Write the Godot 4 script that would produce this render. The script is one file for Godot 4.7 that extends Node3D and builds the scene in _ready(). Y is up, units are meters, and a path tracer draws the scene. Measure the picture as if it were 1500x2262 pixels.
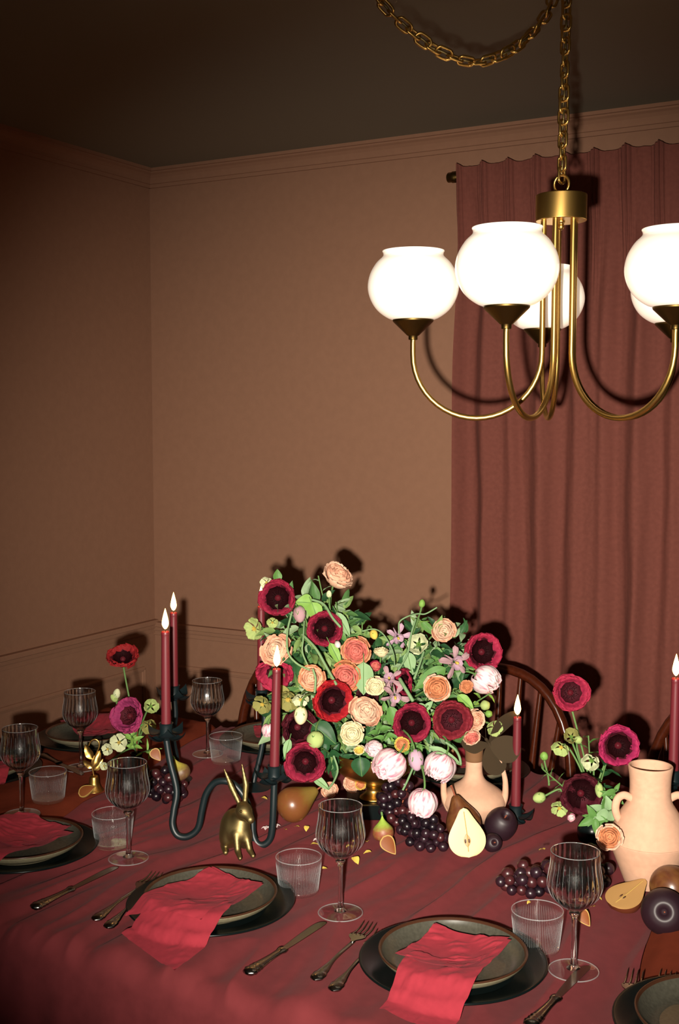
extends Node3D
# A dining room lit by the compact camera's small flash, a brass chandelier and a few candles.

var M := {}
var taken := {}
var rng := RandomNumberGenerator.new()
const TOP := 0.753            # top of the table linen
const ROOM := Vector3(5.2, 2.44, 4.6)


func _ready() -> void:
	# ---- camera
	var cam := Camera3D.new()
	cam.name = "camera"
	cam.position = Vector3(0, 1.56, 0)
	cam.rotation = Vector3(-0.07922, 0.50822, 0)
	cam.fov = 46.7
	cam.near = 0.05
	cam.current = true
	add_child(cam)
	# ---- environment: a closed room at night
	var e := Environment.new()
	e.background_mode = Environment.BG_COLOR
	e.background_color = Color(0, 0, 0)
	e.tonemap_mode = Environment.TONE_MAPPER_LINEAR
	e.tonemap_exposure = 1.0
	e.sdfgi_enabled = true
	e.ssao_enabled = true
	e.ssil_enabled = true
	var we := WorldEnvironment.new()
	we.name = "environment"
	we.environment = e
	add_child(we)
	# ---- the flash of the hand-held camera: a small hard source a few centimetres below and beside the lens
	var fl := SpotLight3D.new()
	fl.name = "camera_flash"
	fl.position = FLASH_AT
	fl.rotation = Vector3(-0.115, 0.405, 0)
	fl.light_color = Color(1.0, 0.955, 0.89)
	fl.light_energy = 14.5
	fl.light_size = 0.016
	fl.spot_range = 12.0
	fl.spot_attenuation = 2.0
	fl.spot_angle = 28.5
	fl.spot_angle_attenuation = 1.0
	fl.shadow_enabled = true
	add_child(fl)
	rng.seed = 7
	make_materials()
	build_room()
	build_furniture()
	build_chandelier()
	build_linen()
	build_settings()
	build_candles()
	build_objects()
	build_fruit()
	build_flowers()


const FLASH_AT := Vector3(-0.0592, 1.4837, 0.0170)


# ------------------------------------------------------------------ naming helpers
func numbered(called: String) -> String:
	var k: int = taken.get(called, 0)
	taken[called] = k + 1
	return called if k == 0 else "%s_%03d" % [called, k]


func thing(called: String, label: String, category: String, at := Vector3.ZERO, basis_ := Basis(), group := "") -> Node3D:
	var o := Node3D.new()
	o.name = numbered(called)
	add_child(o)
	o.transform = Transform3D(basis_, at)
	o.set_meta("label", label)
	o.set_meta("category", category)
	if group:
		o.set_meta("group", group)
	return o


func part(called: String, mesh: Mesh, m: Material, parent: Node, xf := Transform3D()) -> MeshInstance3D:
	var o := MeshInstance3D.new()
	o.name = called
	o.mesh = mesh
	o.material_override = m
	o.transform = xf
	parent.add_child(o, true)
	return o


func struct(called: String, mesh: Mesh, m: Material, xf := Transform3D()) -> MeshInstance3D:
	var o := part(called, mesh, m, self, xf)
	o.set_meta("kind", "structure")
	return o


func copy_of(o: Node3D, label: String, at: Vector3, basis_: Basis) -> Node3D:
	var c: Node3D = o.duplicate()
	c.name = numbered(String(o.name).rstrip("0123456789").rstrip("_"))
	add_child(c)
	c.transform = Transform3D(basis_, at)
	c.set_meta("label", label)
	return c


func facing(dir: Vector3, roll := 0.0) -> Basis:      # Y axis along dir
	var y := dir.normalized()
	var x := Vector3.UP.cross(y)
	x = Vector3.RIGHT if x.length() < 0.02 else x.normalized()
	return Basis(x, y, x.cross(y)) * Basis(Vector3.UP, roll)


func along(dir: Vector3) -> Basis:      # X axis along dir, Y kept up
	var x := dir.normalized()
	var z := x.cross(Vector3.UP).normalized()
	return Basis(x, z.cross(x), z)


# ------------------------------------------------------------------ mesh builder
class MB:
	var v := PackedVector3Array()
	var c := PackedColorArray()
	var ix := PackedInt32Array()

	func grid(nu: int, nv: int, f: Callable, wu := false, wv := false, flip := false, cf = null) -> MB:
		var b := v.size()
		var cu := nu if wu else nu + 1
		var cv := nv if wv else nv + 1
		for j in cv:
			for i in cu:
				var a := float(i) / nu
				var t := float(j) / nv
				v.append(f.call(a, t))
				c.append(cf.call(a, t) if cf != null else Color.WHITE)
		for j in nv:
			for i in nu:
				var p := b + j * cu + i
				var q := b + j * cu + (i + 1) % cu
				var r := b + ((j + 1) % cv) * cu + i
				var s := b + ((j + 1) % cv) * cu + (i + 1) % cu
				if flip:
					ix.append_array(PackedInt32Array([p, r, q, q, r, s]))
				else:
					ix.append_array(PackedInt32Array([p, q, r, q, s, r]))
		return self

	func lathe(prof: PackedVector2Array, segs: int, xf := Transform3D(), wave = null) -> MB:
		var n := prof.size() - 1
		return grid(segs, n, func(a, t):
			var p: Vector2 = prof[roundi(t * n)]
			var r := p.x
			if wave != null:
				r = wave.call(a, p)
			return xf * Vector3(r * cos(a * TAU), p.y, r * sin(a * TAU)), true)

	func tube(pts: PackedVector3Array, radii, segs: int, closed := false, flat := 1.0) -> MB:
		var n := pts.size()
		var fr := []
		var nrm := Vector3.ZERO
		for k in n:
			var tg := (pts[(k + 1) % n] - pts[(k - 1 + n) % n]) if closed else (pts[mini(k + 1, n - 1)] - pts[maxi(k - 1, 0)])
			tg = tg.normalized()
			if k == 0:
				nrm = tg.cross(Vector3.UP if absf(tg.y) < 0.9 else Vector3.RIGHT).normalized()
			else:
				nrm = (nrm - tg * nrm.dot(tg)).normalized()
			fr.append([nrm, nrm.cross(tg)])
		var rows := n if closed else n - 1
		return grid(segs, rows, func(a, t):
			var k: int = roundi(t * rows) % n
			var r: float = radii if radii is float else radii[k]
			return pts[k] + (fr[k][0] * cos(a * TAU) * flat + fr[k][1] * sin(a * TAU)) * r, true, closed)

	func rod(pts: PackedVector3Array, r: float, segs := 10) -> MB:   # a tube with rounded ends
		var n := pts.size()
		var a := (pts[0] - pts[1]).normalized()
		var b := (pts[n - 1] - pts[n - 2]).normalized()
		var p := PackedVector3Array([pts[0] + a * r * 0.5, pts[0] + a * r * 0.35])
		p.append_array(pts)
		p.append_array(PackedVector3Array([pts[n - 1] + b * r * 0.35, pts[n - 1] + b * r * 0.5]))
		var rr := [0.0001, r * 0.75]
		for k in n:
			rr.append(r)
		rr.append_array([r * 0.75, 0.0001])
		return tube(p, rr, segs)

	func ball(at: Vector3, r: Vector3, nu := 14, nv := 9, bs := Basis()) -> MB:
		return grid(nu, nv, func(a, t):
			var h: float = -cos(t * PI)
			var w: float = sin(t * PI)
			return at + bs * (Vector3(w * cos(a * TAU), h, w * sin(a * TAU)) * r), true)

	func box(at: Vector3, s: Vector3, bev := 0.002, bs := Basis()) -> MB:   # chamfered box
		var h := s / 2
		for ax in 3:
			for sg in [-1.0, 1.0]:
				var u := Vector3.ZERO
				var w := Vector3.ZERO
				var n := Vector3.ZERO
				n[ax] = sg
				u[(ax + 1) % 3] = 1
				w[(ax + 2) % 3] = 1
				var b := v.size()
				for q in [[-1, -1], [1, -1], [1, 1], [-1, 1]]:
					var p: Vector3 = n * h + u * q[0] * (h[(ax + 1) % 3] - bev) + w * q[1] * (h[(ax + 2) % 3] - bev)
					v.append(at + bs * p)
					c.append(Color.WHITE)
				ix.append_array(PackedInt32Array([b, b + 2, b + 1, b, b + 3, b + 2] if sg > 0 else [b, b + 1, b + 2, b, b + 2, b + 3]))
		for ax in 3:
			for s1 in [-1.0, 1.0]:
				for s2 in [-1.0, 1.0]:
					var i1 := (ax + 1) % 3
					var i2 := (ax + 2) % 3
					var b := v.size()
					for q in [[-1, 0], [1, 0], [1, 1], [-1, 1]]:
						var p := Vector3.ZERO
						p[ax] = q[0] * (h[ax] - bev)
						p[i1] = s1 * (h[i1] - (bev if q[1] == 1 else 0.0))
						p[i2] = s2 * (h[i2] - (0.0 if q[1] == 1 else bev))
						v.append(at + bs * p)
						c.append(Color.WHITE)
					ix.append_array(PackedInt32Array([b, b + 1, b + 2, b, b + 2, b + 3] if s1 * s2 > 0 else [b, b + 2, b + 1, b, b + 3, b + 2]))
		return self

	func extrude(poly: PackedVector2Array, depth: float, xf := Transform3D()) -> MB:   # outline in XZ, thickness along Y
		var tri := Geometry2D.triangulate_polygon(poly)
		var n := poly.size()
		for s in [0.0, 1.0]:
			var b := v.size()
			for p in poly:
				v.append(xf * Vector3(p.x, s * depth, p.y))
				c.append(Color.WHITE)
			for k in range(0, tri.size(), 3):
				if s > 0.5:
					ix.append_array(PackedInt32Array([b + tri[k], b + tri[k + 1], b + tri[k + 2]]))
				else:
					ix.append_array(PackedInt32Array([b + tri[k], b + tri[k + 2], b + tri[k + 1]]))
		grid(n, 1, func(a, t):
			var p: Vector2 = poly[roundi(a * n) % n]
			return xf * Vector3(p.x, t * depth, p.y), true)
		return self

	func tint(from: int, col: Color) -> MB:
		for k in range(from, c.size()):
			c[k] = col
		return self

	func mesh() -> ArrayMesh:
		var n := PackedVector3Array()
		n.resize(v.size())
		for k in range(0, ix.size(), 3):
			var a := v[ix[k]]
			var f := (v[ix[k + 2]] - a).cross(v[ix[k + 1]] - a)
			n[ix[k]] += f
			n[ix[k + 1]] += f
			n[ix[k + 2]] += f
		for k in n.size():
			n[k] = n[k].normalized() if n[k].length_squared() > 1e-24 else Vector3.UP
		var ar := []
		ar.resize(Mesh.ARRAY_MAX)
		ar[Mesh.ARRAY_VERTEX] = v
		ar[Mesh.ARRAY_NORMAL] = n
		ar[Mesh.ARRAY_COLOR] = c
		ar[Mesh.ARRAY_INDEX] = ix
		var am := ArrayMesh.new()
		am.add_surface_from_arrays(Mesh.PRIMITIVE_TRIANGLES, ar)
		return am


func pv(a: Array) -> PackedVector2Array:      # flat list of x, y to points
	var o := PackedVector2Array()
	for k in range(0, a.size(), 2):
		o.append(Vector2(a[k], a[k + 1]))
	return o


func smooth2(p: PackedVector2Array, n := 4) -> PackedVector2Array:
	var o := PackedVector2Array()
	for k in p.size() - 1:
		for i in n:
			o.append(p[k].cubic_interpolate(p[k + 1], p[maxi(k - 1, 0)], p[mini(k + 2, p.size() - 1)], float(i) / n))
	o.append(p[p.size() - 1])
	return o


func smooth3(p: Array, n := 6) -> PackedVector3Array:
	var o := PackedVector3Array()
	for k in p.size() - 1:
		for i in n:
			o.append(p[k].cubic_interpolate(p[k + 1], p[maxi(k - 1, 0)], p[mini(k + 2, p.size() - 1)], float(i) / n))
	o.append(p[p.size() - 1])
	return o


# ------------------------------------------------------------------ materials
func noise_tex(freq: float, dark: Color, light: Color, seed_ := 1, normal := false, size := 512) -> NoiseTexture2D:
	var n := FastNoiseLite.new()
	n.seed = seed_
	n.frequency = freq
	n.fractal_octaves = 4
	var t := NoiseTexture2D.new()
	t.width = size
	t.height = size
	t.seamless = true
	t.noise = n
	if normal:
		t.as_normal_map = true
		t.bump_strength = 4.0
	else:
		var g := Gradient.new()
		g.set_color(0, dark)
		g.set_color(1, light)
		t.color_ramp = g
	return t


func mat(called: String, col: Color, rough := 0.6, metal := 0.0) -> StandardMaterial3D:
	var m := StandardMaterial3D.new()
	m.resource_name = called
	m.albedo_color = col
	m.roughness = rough
	m.metallic = metal
	m.vertex_color_use_as_albedo = true
	M[called] = m
	return m


func grain(m: StandardMaterial3D, freq: float, lo: float, scale: float, seed_ := 1) -> StandardMaterial3D:
	m.albedo_texture = noise_tex(freq, Color(lo, lo, lo), Color(1, 1, 1), seed_)
	m.uv1_triplanar = true
	m.uv1_world_triplanar = true
	m.uv1_scale = Vector3.ONE * scale
	return m


func petal_mat(called: String, col: Color, rough := 0.75) -> StandardMaterial3D:
	var m := mat(called, col, rough)
	m.backlight_enabled = true
	m.backlight = Color(0.25, 0.22, 0.2)
	m.metallic_specular = 0.3
	return m


func make_materials() -> void:
	var m := grain(mat("wall_paint", Color8(150, 111, 89), 0.85), 0.03, 0.965, 1.6, 3)
	m.metallic_specular = 0.25
	m.normal_enabled = true
	m.normal_texture = noise_tex(0.08, Color.BLACK, Color.WHITE, 5, true)
	m.normal_scale = 0.05
	mat("ceiling_paint", Color8(128, 121, 106), 0.9).metallic_specular = 0.2
	grain(mat("floor_wood", Color8(82, 52, 34), 0.45), 0.02, 0.7, 1.5, 4)
	m = grain(mat("burgundy_linen", Color8(110, 46, 49), 0.9), 0.03, 0.9, 2.0, 6)
	m.metallic_specular = 0.2
	m.rim_enabled = true
	m.rim = 0.25
	m.rim_tint = 0.6
	m = grain(mat("rust_linen", Color8(116, 50, 32), 0.9), 0.03, 0.9, 2.0, 7)
	m.metallic_specular = 0.2
	m = grain(mat("crimson_linen", Color8(146, 46, 57), 0.9), 0.03, 0.9, 4.0, 8)
	m.metallic_specular = 0.2
	m.rim_enabled = true
	m.rim = 0.3
	m.rim_tint = 0.7
	m = grain(mat("curtain_cloth", Color8(122, 72, 63), 0.92), 0.04, 0.9, 3.0, 9)
	m.metallic_specular = 0.15
	m.rim_enabled = true
	m.rim = 0.2
	m.rim_tint = 0.7
	mat("brass", Color8(206, 166, 92), 0.34, 1.0)
	mat("antique_brass", Color8(136, 120, 80), 0.5, 1.0)
	mat("dark_bronze", Color8(96, 76, 42), 0.4, 1.0)
	mat("silver", Color8(150, 150, 146), 0.22, 1.0)
	mat("black_iron", Color8(14, 27, 30), 0.42).metallic_specular = 0.5
	m = mat("opal_glass", Color8(250, 246, 238), 0.12)
	m.emission_enabled = true
	m.emission = Color8(255, 226, 198)
	m.emission_energy_multiplier = 0.38
	m = mat("charger_glaze", Color8(10, 17, 17), 0.26)
	m.metallic_specular = 0.3
	m = grain(mat("stoneware", Color8(76, 74, 64), 0.3), 0.06, 0.72, 5.0, 11)
	m = grain(mat("stoneware_edge", Color8(146, 138, 112), 0.3), 0.06, 0.8, 5.0, 11)
	mat("rust_glaze", Color8(58, 34, 22), 0.28)
	m = grain(mat("terracotta", Color8(202, 160, 134), 0.88), 0.03, 0.9, 4.0, 13)
	m.metallic_specular = 0.2
	mat("old_clay", Color8(108, 74, 44), 0.85)
	m = mat("candle_wax", Color8(98, 30, 38), 0.42)
	m.subsurf_scatter_enabled = true
	m.subsurf_scatter_strength = 0.15
	mat("wick", Color8(30, 22, 18), 0.9)
	m = mat("flame", Color8(255, 200, 120), 1.0)
	m.emission_enabled = true
	m.emission = Color8(255, 190, 104)
	m.emission_energy_multiplier = 14.0
	m = mat("mahogany", Color8(78, 32, 16), 0.22)
	m = grain(m, 0.05, 0.75, 3.0, 14)
	m = mat("clear_glass", Color(1, 1, 1, 0.001), 0.04)
	m.transparency = BaseMaterial3D.TRANSPARENCY_ALPHA
	m.vertex_color_use_as_albedo = false
	m = mat("solid_glass", Color(0.97, 0.98, 0.98, 0.0), 0.03)
	m.clearcoat_enabled = true
	m.clearcoat = 1.0
	m.clearcoat_roughness = 0.12
	m.transparency = BaseMaterial3D.TRANSPARENCY_ALPHA
	m.refraction_enabled = true
	m.refraction_scale = 0.05
	m.vertex_color_use_as_albedo = false
	m = mat("ribbed_glass", Color(0.92, 0.96, 0.97, 0.10), 0.4)
	m.transparency = BaseMaterial3D.TRANSPARENCY_ALPHA
	m.vertex_color_use_as_albedo = false
	m = mat("optic_glass", Color(0.92, 0.96, 0.97, 0.05), 0.4)
	m.transparency = BaseMaterial3D.TRANSPARENCY_ALPHA
	m.vertex_color_use_as_albedo = false
	# flowers and leaves
	petal_mat("petal_crimson", Color8(128, 26, 50))
	petal_mat("petal_red", Color8(150, 22, 30))
	petal_mat("petal_maroon", Color8(66, 12, 24))
	petal_mat("petal_burgundy", Color8(56, 10, 20))
	petal_mat("petal_magenta", Color8(150, 34, 76))
	petal_mat("petal_plum", Color8(140, 46, 86))
	petal_mat("throat", Color8(30, 8, 11), 0.6)
	M.throat.metallic_specular = 0.12
	petal_mat("boss", Color8(78, 18, 28), 0.5)
	petal_mat("petal_peach", Color8(214, 158, 130))
	petal_mat("petal_apricot", Color8(206, 140, 104))
	petal_mat("petal_coral", Color8(196, 104, 94))
	petal_mat("petal_orange", Color8(190, 120, 82))
	petal_mat("petal_cream", Color8(212, 198, 158))
	petal_mat("petal_pale", Color8(212, 172, 146))
	petal_mat("petal_white", Color8(210, 194, 194))
	petal_mat("petal_pink", Color8(198, 126, 144))
	petal_mat("petal_mauve", Color8(157, 126, 132))
	petal_mat("petal_lilac", Color8(171, 141, 159))
	petal_mat("petal_yellow", Color8(201, 174, 80))
	petal_mat("sepal_green", Color8(150, 168, 104))
	petal_mat("sepal_olive", Color8(126, 124, 70))
	petal_mat("sepal_white", Color8(186, 192, 154))
	petal_mat("leaf_green", Color8(78, 118, 58), 0.5)
	petal_mat("leaf_dark", Color8(34, 70, 40), 0.45)
	petal_mat("leaf_grey", Color8(122, 152, 110), 0.6)
	petal_mat("leaf_bright", Color8(112, 150, 70), 0.5)
	petal_mat("stem_green", Color8(86, 118, 66), 0.5)
	petal_mat("stem_brown", Color8(134, 72, 52), 0.6)
	petal_mat("petal_ruffled", Color8(112, 28, 38))
	petal_mat("petal_magenta_red", Color8(146, 34, 60))
	petal_mat("petal_dull_red", Color8(126, 25, 28))
	petal_mat("stem_pale", Color8(108, 138, 98), 0.5)
	mat("wing", Color8(58, 48, 36), 0.8).metallic_specular = 0.1
	# fruit
	for q in [["grape_skin", Color8(50, 27, 38)], ["grape_red", Color8(78, 34, 38)], ["grape_black", Color8(30, 18, 28)]]:
		m = grain(mat(q[0], q[1], 0.34), 0.05, 0.55, 40.0, 17)
		m.uv1_world_triplanar = false
	mat("pear_skin", Color8(255, 255, 255), 0.32)
	mat("pear_dark", Color8(92, 46, 28), 0.3)
	mat("pear_flesh", Color8(196, 172, 124), 0.5)
	mat("pear_tan", Color8(164, 126, 76), 0.5)
	mat("plum_skin", Color8(34, 16, 25), 0.5)
	mat("fig_skin", Color8(255, 255, 255), 0.5)
	mat("fig_flesh", Color8(122, 68, 32), 0.5)
	mat("fig_rind", Color8(168, 138, 72), 0.6)
	mat("seed", Color8(70, 42, 22), 0.5)


# ------------------------------------------------------------------ the room
func slab(a: Vector3, b: Vector3, bev := 0.001) -> ArrayMesh:
	return MB.new().box((a + b) / 2, (b - a).abs(), bev).mesh()


func moulding(prof: PackedVector2Array, from: Vector3, to: Vector3, out: Vector3) -> ArrayMesh:   # profile: x away from the wall, y up
	var n := prof.size() - 1
	var mb := MB.new()
	for k in n:
		mb.grid(1, 1, func(a, t): return from.lerp(to, a) + out * prof[k + roundi(t)].x + Vector3.UP * prof[k + roundi(t)].y)
	return mb.mesh()


func build_room() -> void:
	var p: StandardMaterial3D = M.wall_paint
	var x0 := -2.7
	var z0 := -3.449
	struct("wall_back", slab(Vector3(x0 - 0.12, -0.1, z0 - 0.12), Vector3(ROOM.x + 0.12, 2.54, z0)), p)
	struct("wall_left", slab(Vector3(x0 - 0.12, -0.1, z0), Vector3(x0, 2.54, ROOM.z)), p)
	struct("wall_right", slab(Vector3(ROOM.x, -0.1, z0), Vector3(ROOM.x + 0.12, 2.54, ROOM.z)), p)
	struct("wall_front", slab(Vector3(x0 - 0.12, -0.1, ROOM.z), Vector3(ROOM.x + 0.12, 2.54, ROOM.z + 0.12)), p)
	struct("floor", slab(Vector3(x0, -0.1, z0), Vector3(ROOM.x, 0, ROOM.z)), M.floor_wood)
	struct("ceiling", slab(Vector3(x0, 2.44, z0), Vector3(ROOM.x, 2.54, ROOM.z)), M.ceiling_paint)
	var crown := pv([0.0, -0.062, 0.007, -0.062, 0.008, -0.050, 0.0125, -0.049, 0.0135, -0.040, 0.018, -0.030, 0.026, -0.021, 0.034, -0.016, 0.035, -0.011, 0.041, -0.010, 0.042, 0.0])
	var rail := pv([0.0, -0.050, 0.006, -0.048, 0.007, -0.034, 0.010, -0.033, 0.0105, -0.031, 0.013, -0.030, 0.015, -0.018, 0.019, -0.016, 0.0195, -0.004, 0.017, 0.0, 0.0, 0.001])
	var strip := pv([0.0, -0.011, 0.005, -0.009, 0.006, -0.003, 0.008, -0.002, 0.008, 0.003, 0.004, 0.008, 0.0, 0.009])
	var cl := Vector3(x0, 0, z0)
	var cr := Vector3(ROOM.x, 0, z0)
	var cf := Vector3(x0, 0, ROOM.z)
	var up := Vector3.UP
	struct("trim_1", moulding(crown, cl + up * 2.44, cr + up * 2.44, Vector3.BACK), p)
	struct("trim_2", moulding(crown, cf + up * 2.44, cl + up * 2.44, Vector3.RIGHT), p)
	struct("trim_3", moulding(rail, cl + up * 0.813, cr + up * 0.813, Vector3.BACK), p)
	struct("trim_4", moulding(rail, cf + up * 0.821, cl + up * 0.821, Vector3.RIGHT), p)
	var k := 5
	# picture-frame panels below the chair rail, each frame four strips
	for f in [[-2.63, -1.62], [-1.5, -0.5], [-0.38, 0.62]]:
		for s in [[Vector3(f[0], 0.652, z0), Vector3(f[1], 0.652, z0), up], [Vector3(f[0], 0.2, z0), Vector3(f[1], 0.2, z0), up], [Vector3(f[0], 0.2, z0), Vector3(f[0], 0.652, z0), Vector3.RIGHT], [Vector3(f[1], 0.2, z0), Vector3(f[1], 0.652, z0), Vector3.RIGHT]]:
			struct("trim_%d" % k, frame_strip(strip, s[0], s[1], Vector3.BACK, s[2]), p)
			k += 1
	for f in [[-3.38, -2.42], [-2.3, -1.3]]:
		for s in [[Vector3(x0, 0.648, f[1]), Vector3(x0, 0.648, f[0]), up], [Vector3(x0, 0.2, f[1]), Vector3(x0, 0.2, f[0]), up], [Vector3(x0, 0.2, f[0]), Vector3(x0, 0.648, f[0]), Vector3.FORWARD], [Vector3(x0, 0.2, f[1]), Vector3(x0, 0.648, f[1]), Vector3.FORWARD]]:
			struct("trim_%d" % k, frame_strip(strip, s[0], s[1], Vector3.RIGHT, s[2]), p)
			k += 1
	struct("baseboard_back", slab(Vector3(x0, 0, z0), Vector3(ROOM.x, 0.12, z0 + 0.015), 0.004), p)
	struct("baseboard_left", slab(Vector3(x0, 0, z0 + 0.015), Vector3(x0 + 0.015, 0.12, ROOM.z), 0.004), p)
	build_curtain()


func frame_strip(prof: PackedVector2Array, from: Vector3, to: Vector3, out: Vector3, side: Vector3) -> ArrayMesh:
	var n := prof.size() - 1
	var mb := MB.new()
	for k in n:
		mb.grid(1, 1, func(a, t): return from.lerp(to, a) + out * prof[k + roundi(t)].x + side * prof[k + roundi(t)].y)
	return mb.mesh()


func build_curtain() -> void:
	var t := thing("curtain", "dusty rose pinch-pleated curtain hanging to the floor on the back wall", "curtain", Vector3(-1.47, 0.01, -3.37))
	var n1 := FastNoiseLite.new()
	n1.seed = 21
	n1.frequency = 1.6
	var width := 1.75
	var height := 2.305
	var shape := func(a: float, b: float) -> Vector3:
		var x := a * width
		var y := b * height
		var top := smoothstep(0.80, 0.97, b)
		# soft rounded folds in the drop, pinched into narrow triple ridges at the heading
		var xs := x + 0.012 * n1.get_noise_2d(x * 3.0, y * 0.6) * (1.0 - top)
		var ph := fposmod(xs, 0.094) / 0.094
		var drop := 0.024 * pow(0.5 + 0.5 * cos(ph * TAU), 1.7) + 0.011 * cos(xs * TAU / 0.147 + 0.7) + 0.010 * n1.get_noise_2d(xs * 2.2, y * 0.25)
		var pp := fposmod(x * (1.0 - 0.12 * x) + 0.035, 0.080) / 0.080 - 0.5
		var pinch := exp(-pow(pp * 6.5, 2.0)) * (0.016 + 0.009 * cos(pp * 56.0))
		var puff := 0.006 * n1.get_noise_2d(x * 9.0, y * 5.0)
		var z: float = lerp(drop, pinch + puff, top)
		var y2 := y + (0.008 * exp(-pow(pp * 7.0, 2.0)) + 0.004 * n1.get_noise_1d(x * 8.0)) * smoothstep(0.93, 1.0, b)
		var xx := x + (1.0 - a) * (0.016 * exp(-pow((b - 0.87) / 0.10, 2.0)) - 0.004 * sin(b * 9.0))
		return Vector3(xx, y2, z)
	var mb := MB.new()
	mb.grid(760, 100, shape)
	mb.grid(400, 60, func(a, b): return shape.call(a, b) - Vector3(0, 0, 0.003), false, false, true)
	part("panel", mb.mesh(), M.curtain_cloth, t)
	var hem := MB.new()
	hem.grid(280, 3, func(a, b): return shape.call(a, b * 0.02) + Vector3(0, 0, 0.0022))
	part("hem", hem.mesh(), M.curtain_cloth, t)
	var r := thing("curtain_rod", "dark bronze curtain rod with a stepped round finial beside the rose curtain", "curtain rod", Vector3(-1.506, 2.291, -3.39))
	var b1 := Basis(Vector3(0, -1, 0), Vector3(1, 0, 0), Vector3(0, 0, 1))
	part("rod", MB.new().lathe(pv([0.0, 0.0, 0.011, 0.0, 0.011, 2.2, 0.0, 2.2]), 20, Transform3D(b1, Vector3.ZERO)).mesh(), M.dark_bronze, r)
	part("finial", MB.new().lathe(pv([0.0, -0.003, 0.013, -0.003, 0.0145, -0.001, 0.0145, 0.011, 0.0165, 0.012, 0.0165, 0.024, 0.0135, 0.0255, 0.0135, 0.042, 0.0, 0.042]), 28, Transform3D(b1, Vector3.ZERO)).mesh(), M.dark_bronze, r)
	for x in [0.5, 2.0]:
		part("bracket", MB.new().rod(PackedVector3Array([Vector3(x, 0, 0), Vector3(x, 0.0, -0.056)]), 0.006).mesh(), M.dark_bronze, r)


# ------------------------------------------------------------------ table and chairs
func build_furniture() -> void:
	var t := thing("dining_table", "long wooden dining table hidden under the burgundy and rust cloths", "table", Vector3(-0.75, 0, -1.965))
	part("tabletop", MB.new().box(Vector3(0, 0.706, 0), Vector3(2.88, 0.034, 1.18), 0.006).mesh(), M.mahogany, t)
	for sx in [-1.3, 1.3]:
		for sz in [-0.48, 0.48]:
			part("leg", MB.new().lathe(pv([0.0, 0.0, 0.02, 0.0, 0.026, 0.1, 0.022, 0.3, 0.034, 0.55, 0.034, 0.713, 0.0, 0.713]), 16, Transform3D(Basis(), Vector3(sx, 0, sz))).mesh(), M.mahogany, t)
	var c := windsor()
	var labels := ["mahogany bow-back windsor chair half hidden by the tall flower bouquet and rear candle", "mahogany bow-back windsor chair behind the butterfly and the single short candle", "mahogany bow-back windsor chair behind the two-handled terracotta vase"]
	var at := [Vector3(-1.705, 0, -2.79), Vector3(-1.115, 0, -2.79), Vector3(-0.525, 0, -2.79)]
	for k in 3:
		if k == 0:
			c.position = at[0]
		else:
			copy_of(c, labels[k], at[k], Basis(Vector3.UP, 0.03 if k == 1 else -0.05))
	c.set_meta("label", labels[0])


func windsor() -> Node3D:      # faces +z, origin on the floor below the back of the seat
	var c := thing("windsor_chair", "", "chair", Vector3.ZERO, Basis(), "windsor chairs along the far side of the table")
	var seat := smooth2(pv([-0.20, -0.02, -0.10, -0.05, 0.10, -0.05, 0.20, -0.02, 0.215, 0.16, 0.19, 0.34, 0.0, 0.37, -0.19, 0.34, -0.215, 0.16, -0.20, -0.02]), 4)
	seat.remove_at(seat.size() - 1)
	part("seat", MB.new().extrude(seat, 0.035, Transform3D(Basis(), Vector3(0, 0.42, 0))).mesh(), M.mahogany, c)
	var bow := []
	for k in 25:
		var a := PI * k / 24.0
		var y := 0.455 + 0.455 * pow(sin(a), 0.62)
		bow.append(Vector3(-0.205 * cos(a) * (1.0 + 0.10 * sin(a)), y, -0.015 - (y - 0.455) * 0.14))
	part("bow", MB.new().tube(PackedVector3Array(bow), 0.0125, 10, false, 1.25).mesh(), M.mahogany, c)
	for k in 7:
		var u := (k - 3) / 3.0
		var xt := u * 0.165
		var a := acos(clampf(-xt / 0.218, -1, 1))
		var yt := 0.455 + 0.455 * pow(sin(a), 0.62)
		var b0 := Vector3(u * 0.125, 0.452, -0.02)
		var b1 := Vector3(xt, yt - 0.006, -0.015 - (yt - 0.455) * 0.14)
		var pts := PackedVector3Array()
		var rad := []
		for i in 9:
			pts.append(b0.lerp(b1, i / 8.0))
			rad.append([0.006, 0.0075, 0.0085, 0.0095, 0.0095, 0.0085, 0.0075, 0.0065, 0.0055][i])
		part("spindle", MB.new().tube(pts, rad, 10).mesh(), M.mahogany, c)
	for sx in [-1, 1]:
		for z in [0.02, 0.31]:
			part("leg", MB.new().rod(PackedVector3Array([Vector3(sx * 0.15, 0.425, z), Vector3(sx * 0.20, 0.008, z + (0.05 if z > 0.1 else -0.07))]), 0.015).mesh(), M.mahogany, c)
	return c


# ------------------------------------------------------------------ chandelier
const HUB := Vector3(-0.7129, 1.9396, -2.1062)
const TO_CAM := Vector3(0.48663, 0, 0.87361)
const TO_RIGHT := Vector3(0.87361, 0, -0.48663)


func round_dir(deg: float) -> Vector3:
	return TO_CAM * cos(deg_to_rad(deg)) + TO_RIGHT * sin(deg_to_rad(deg))


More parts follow.
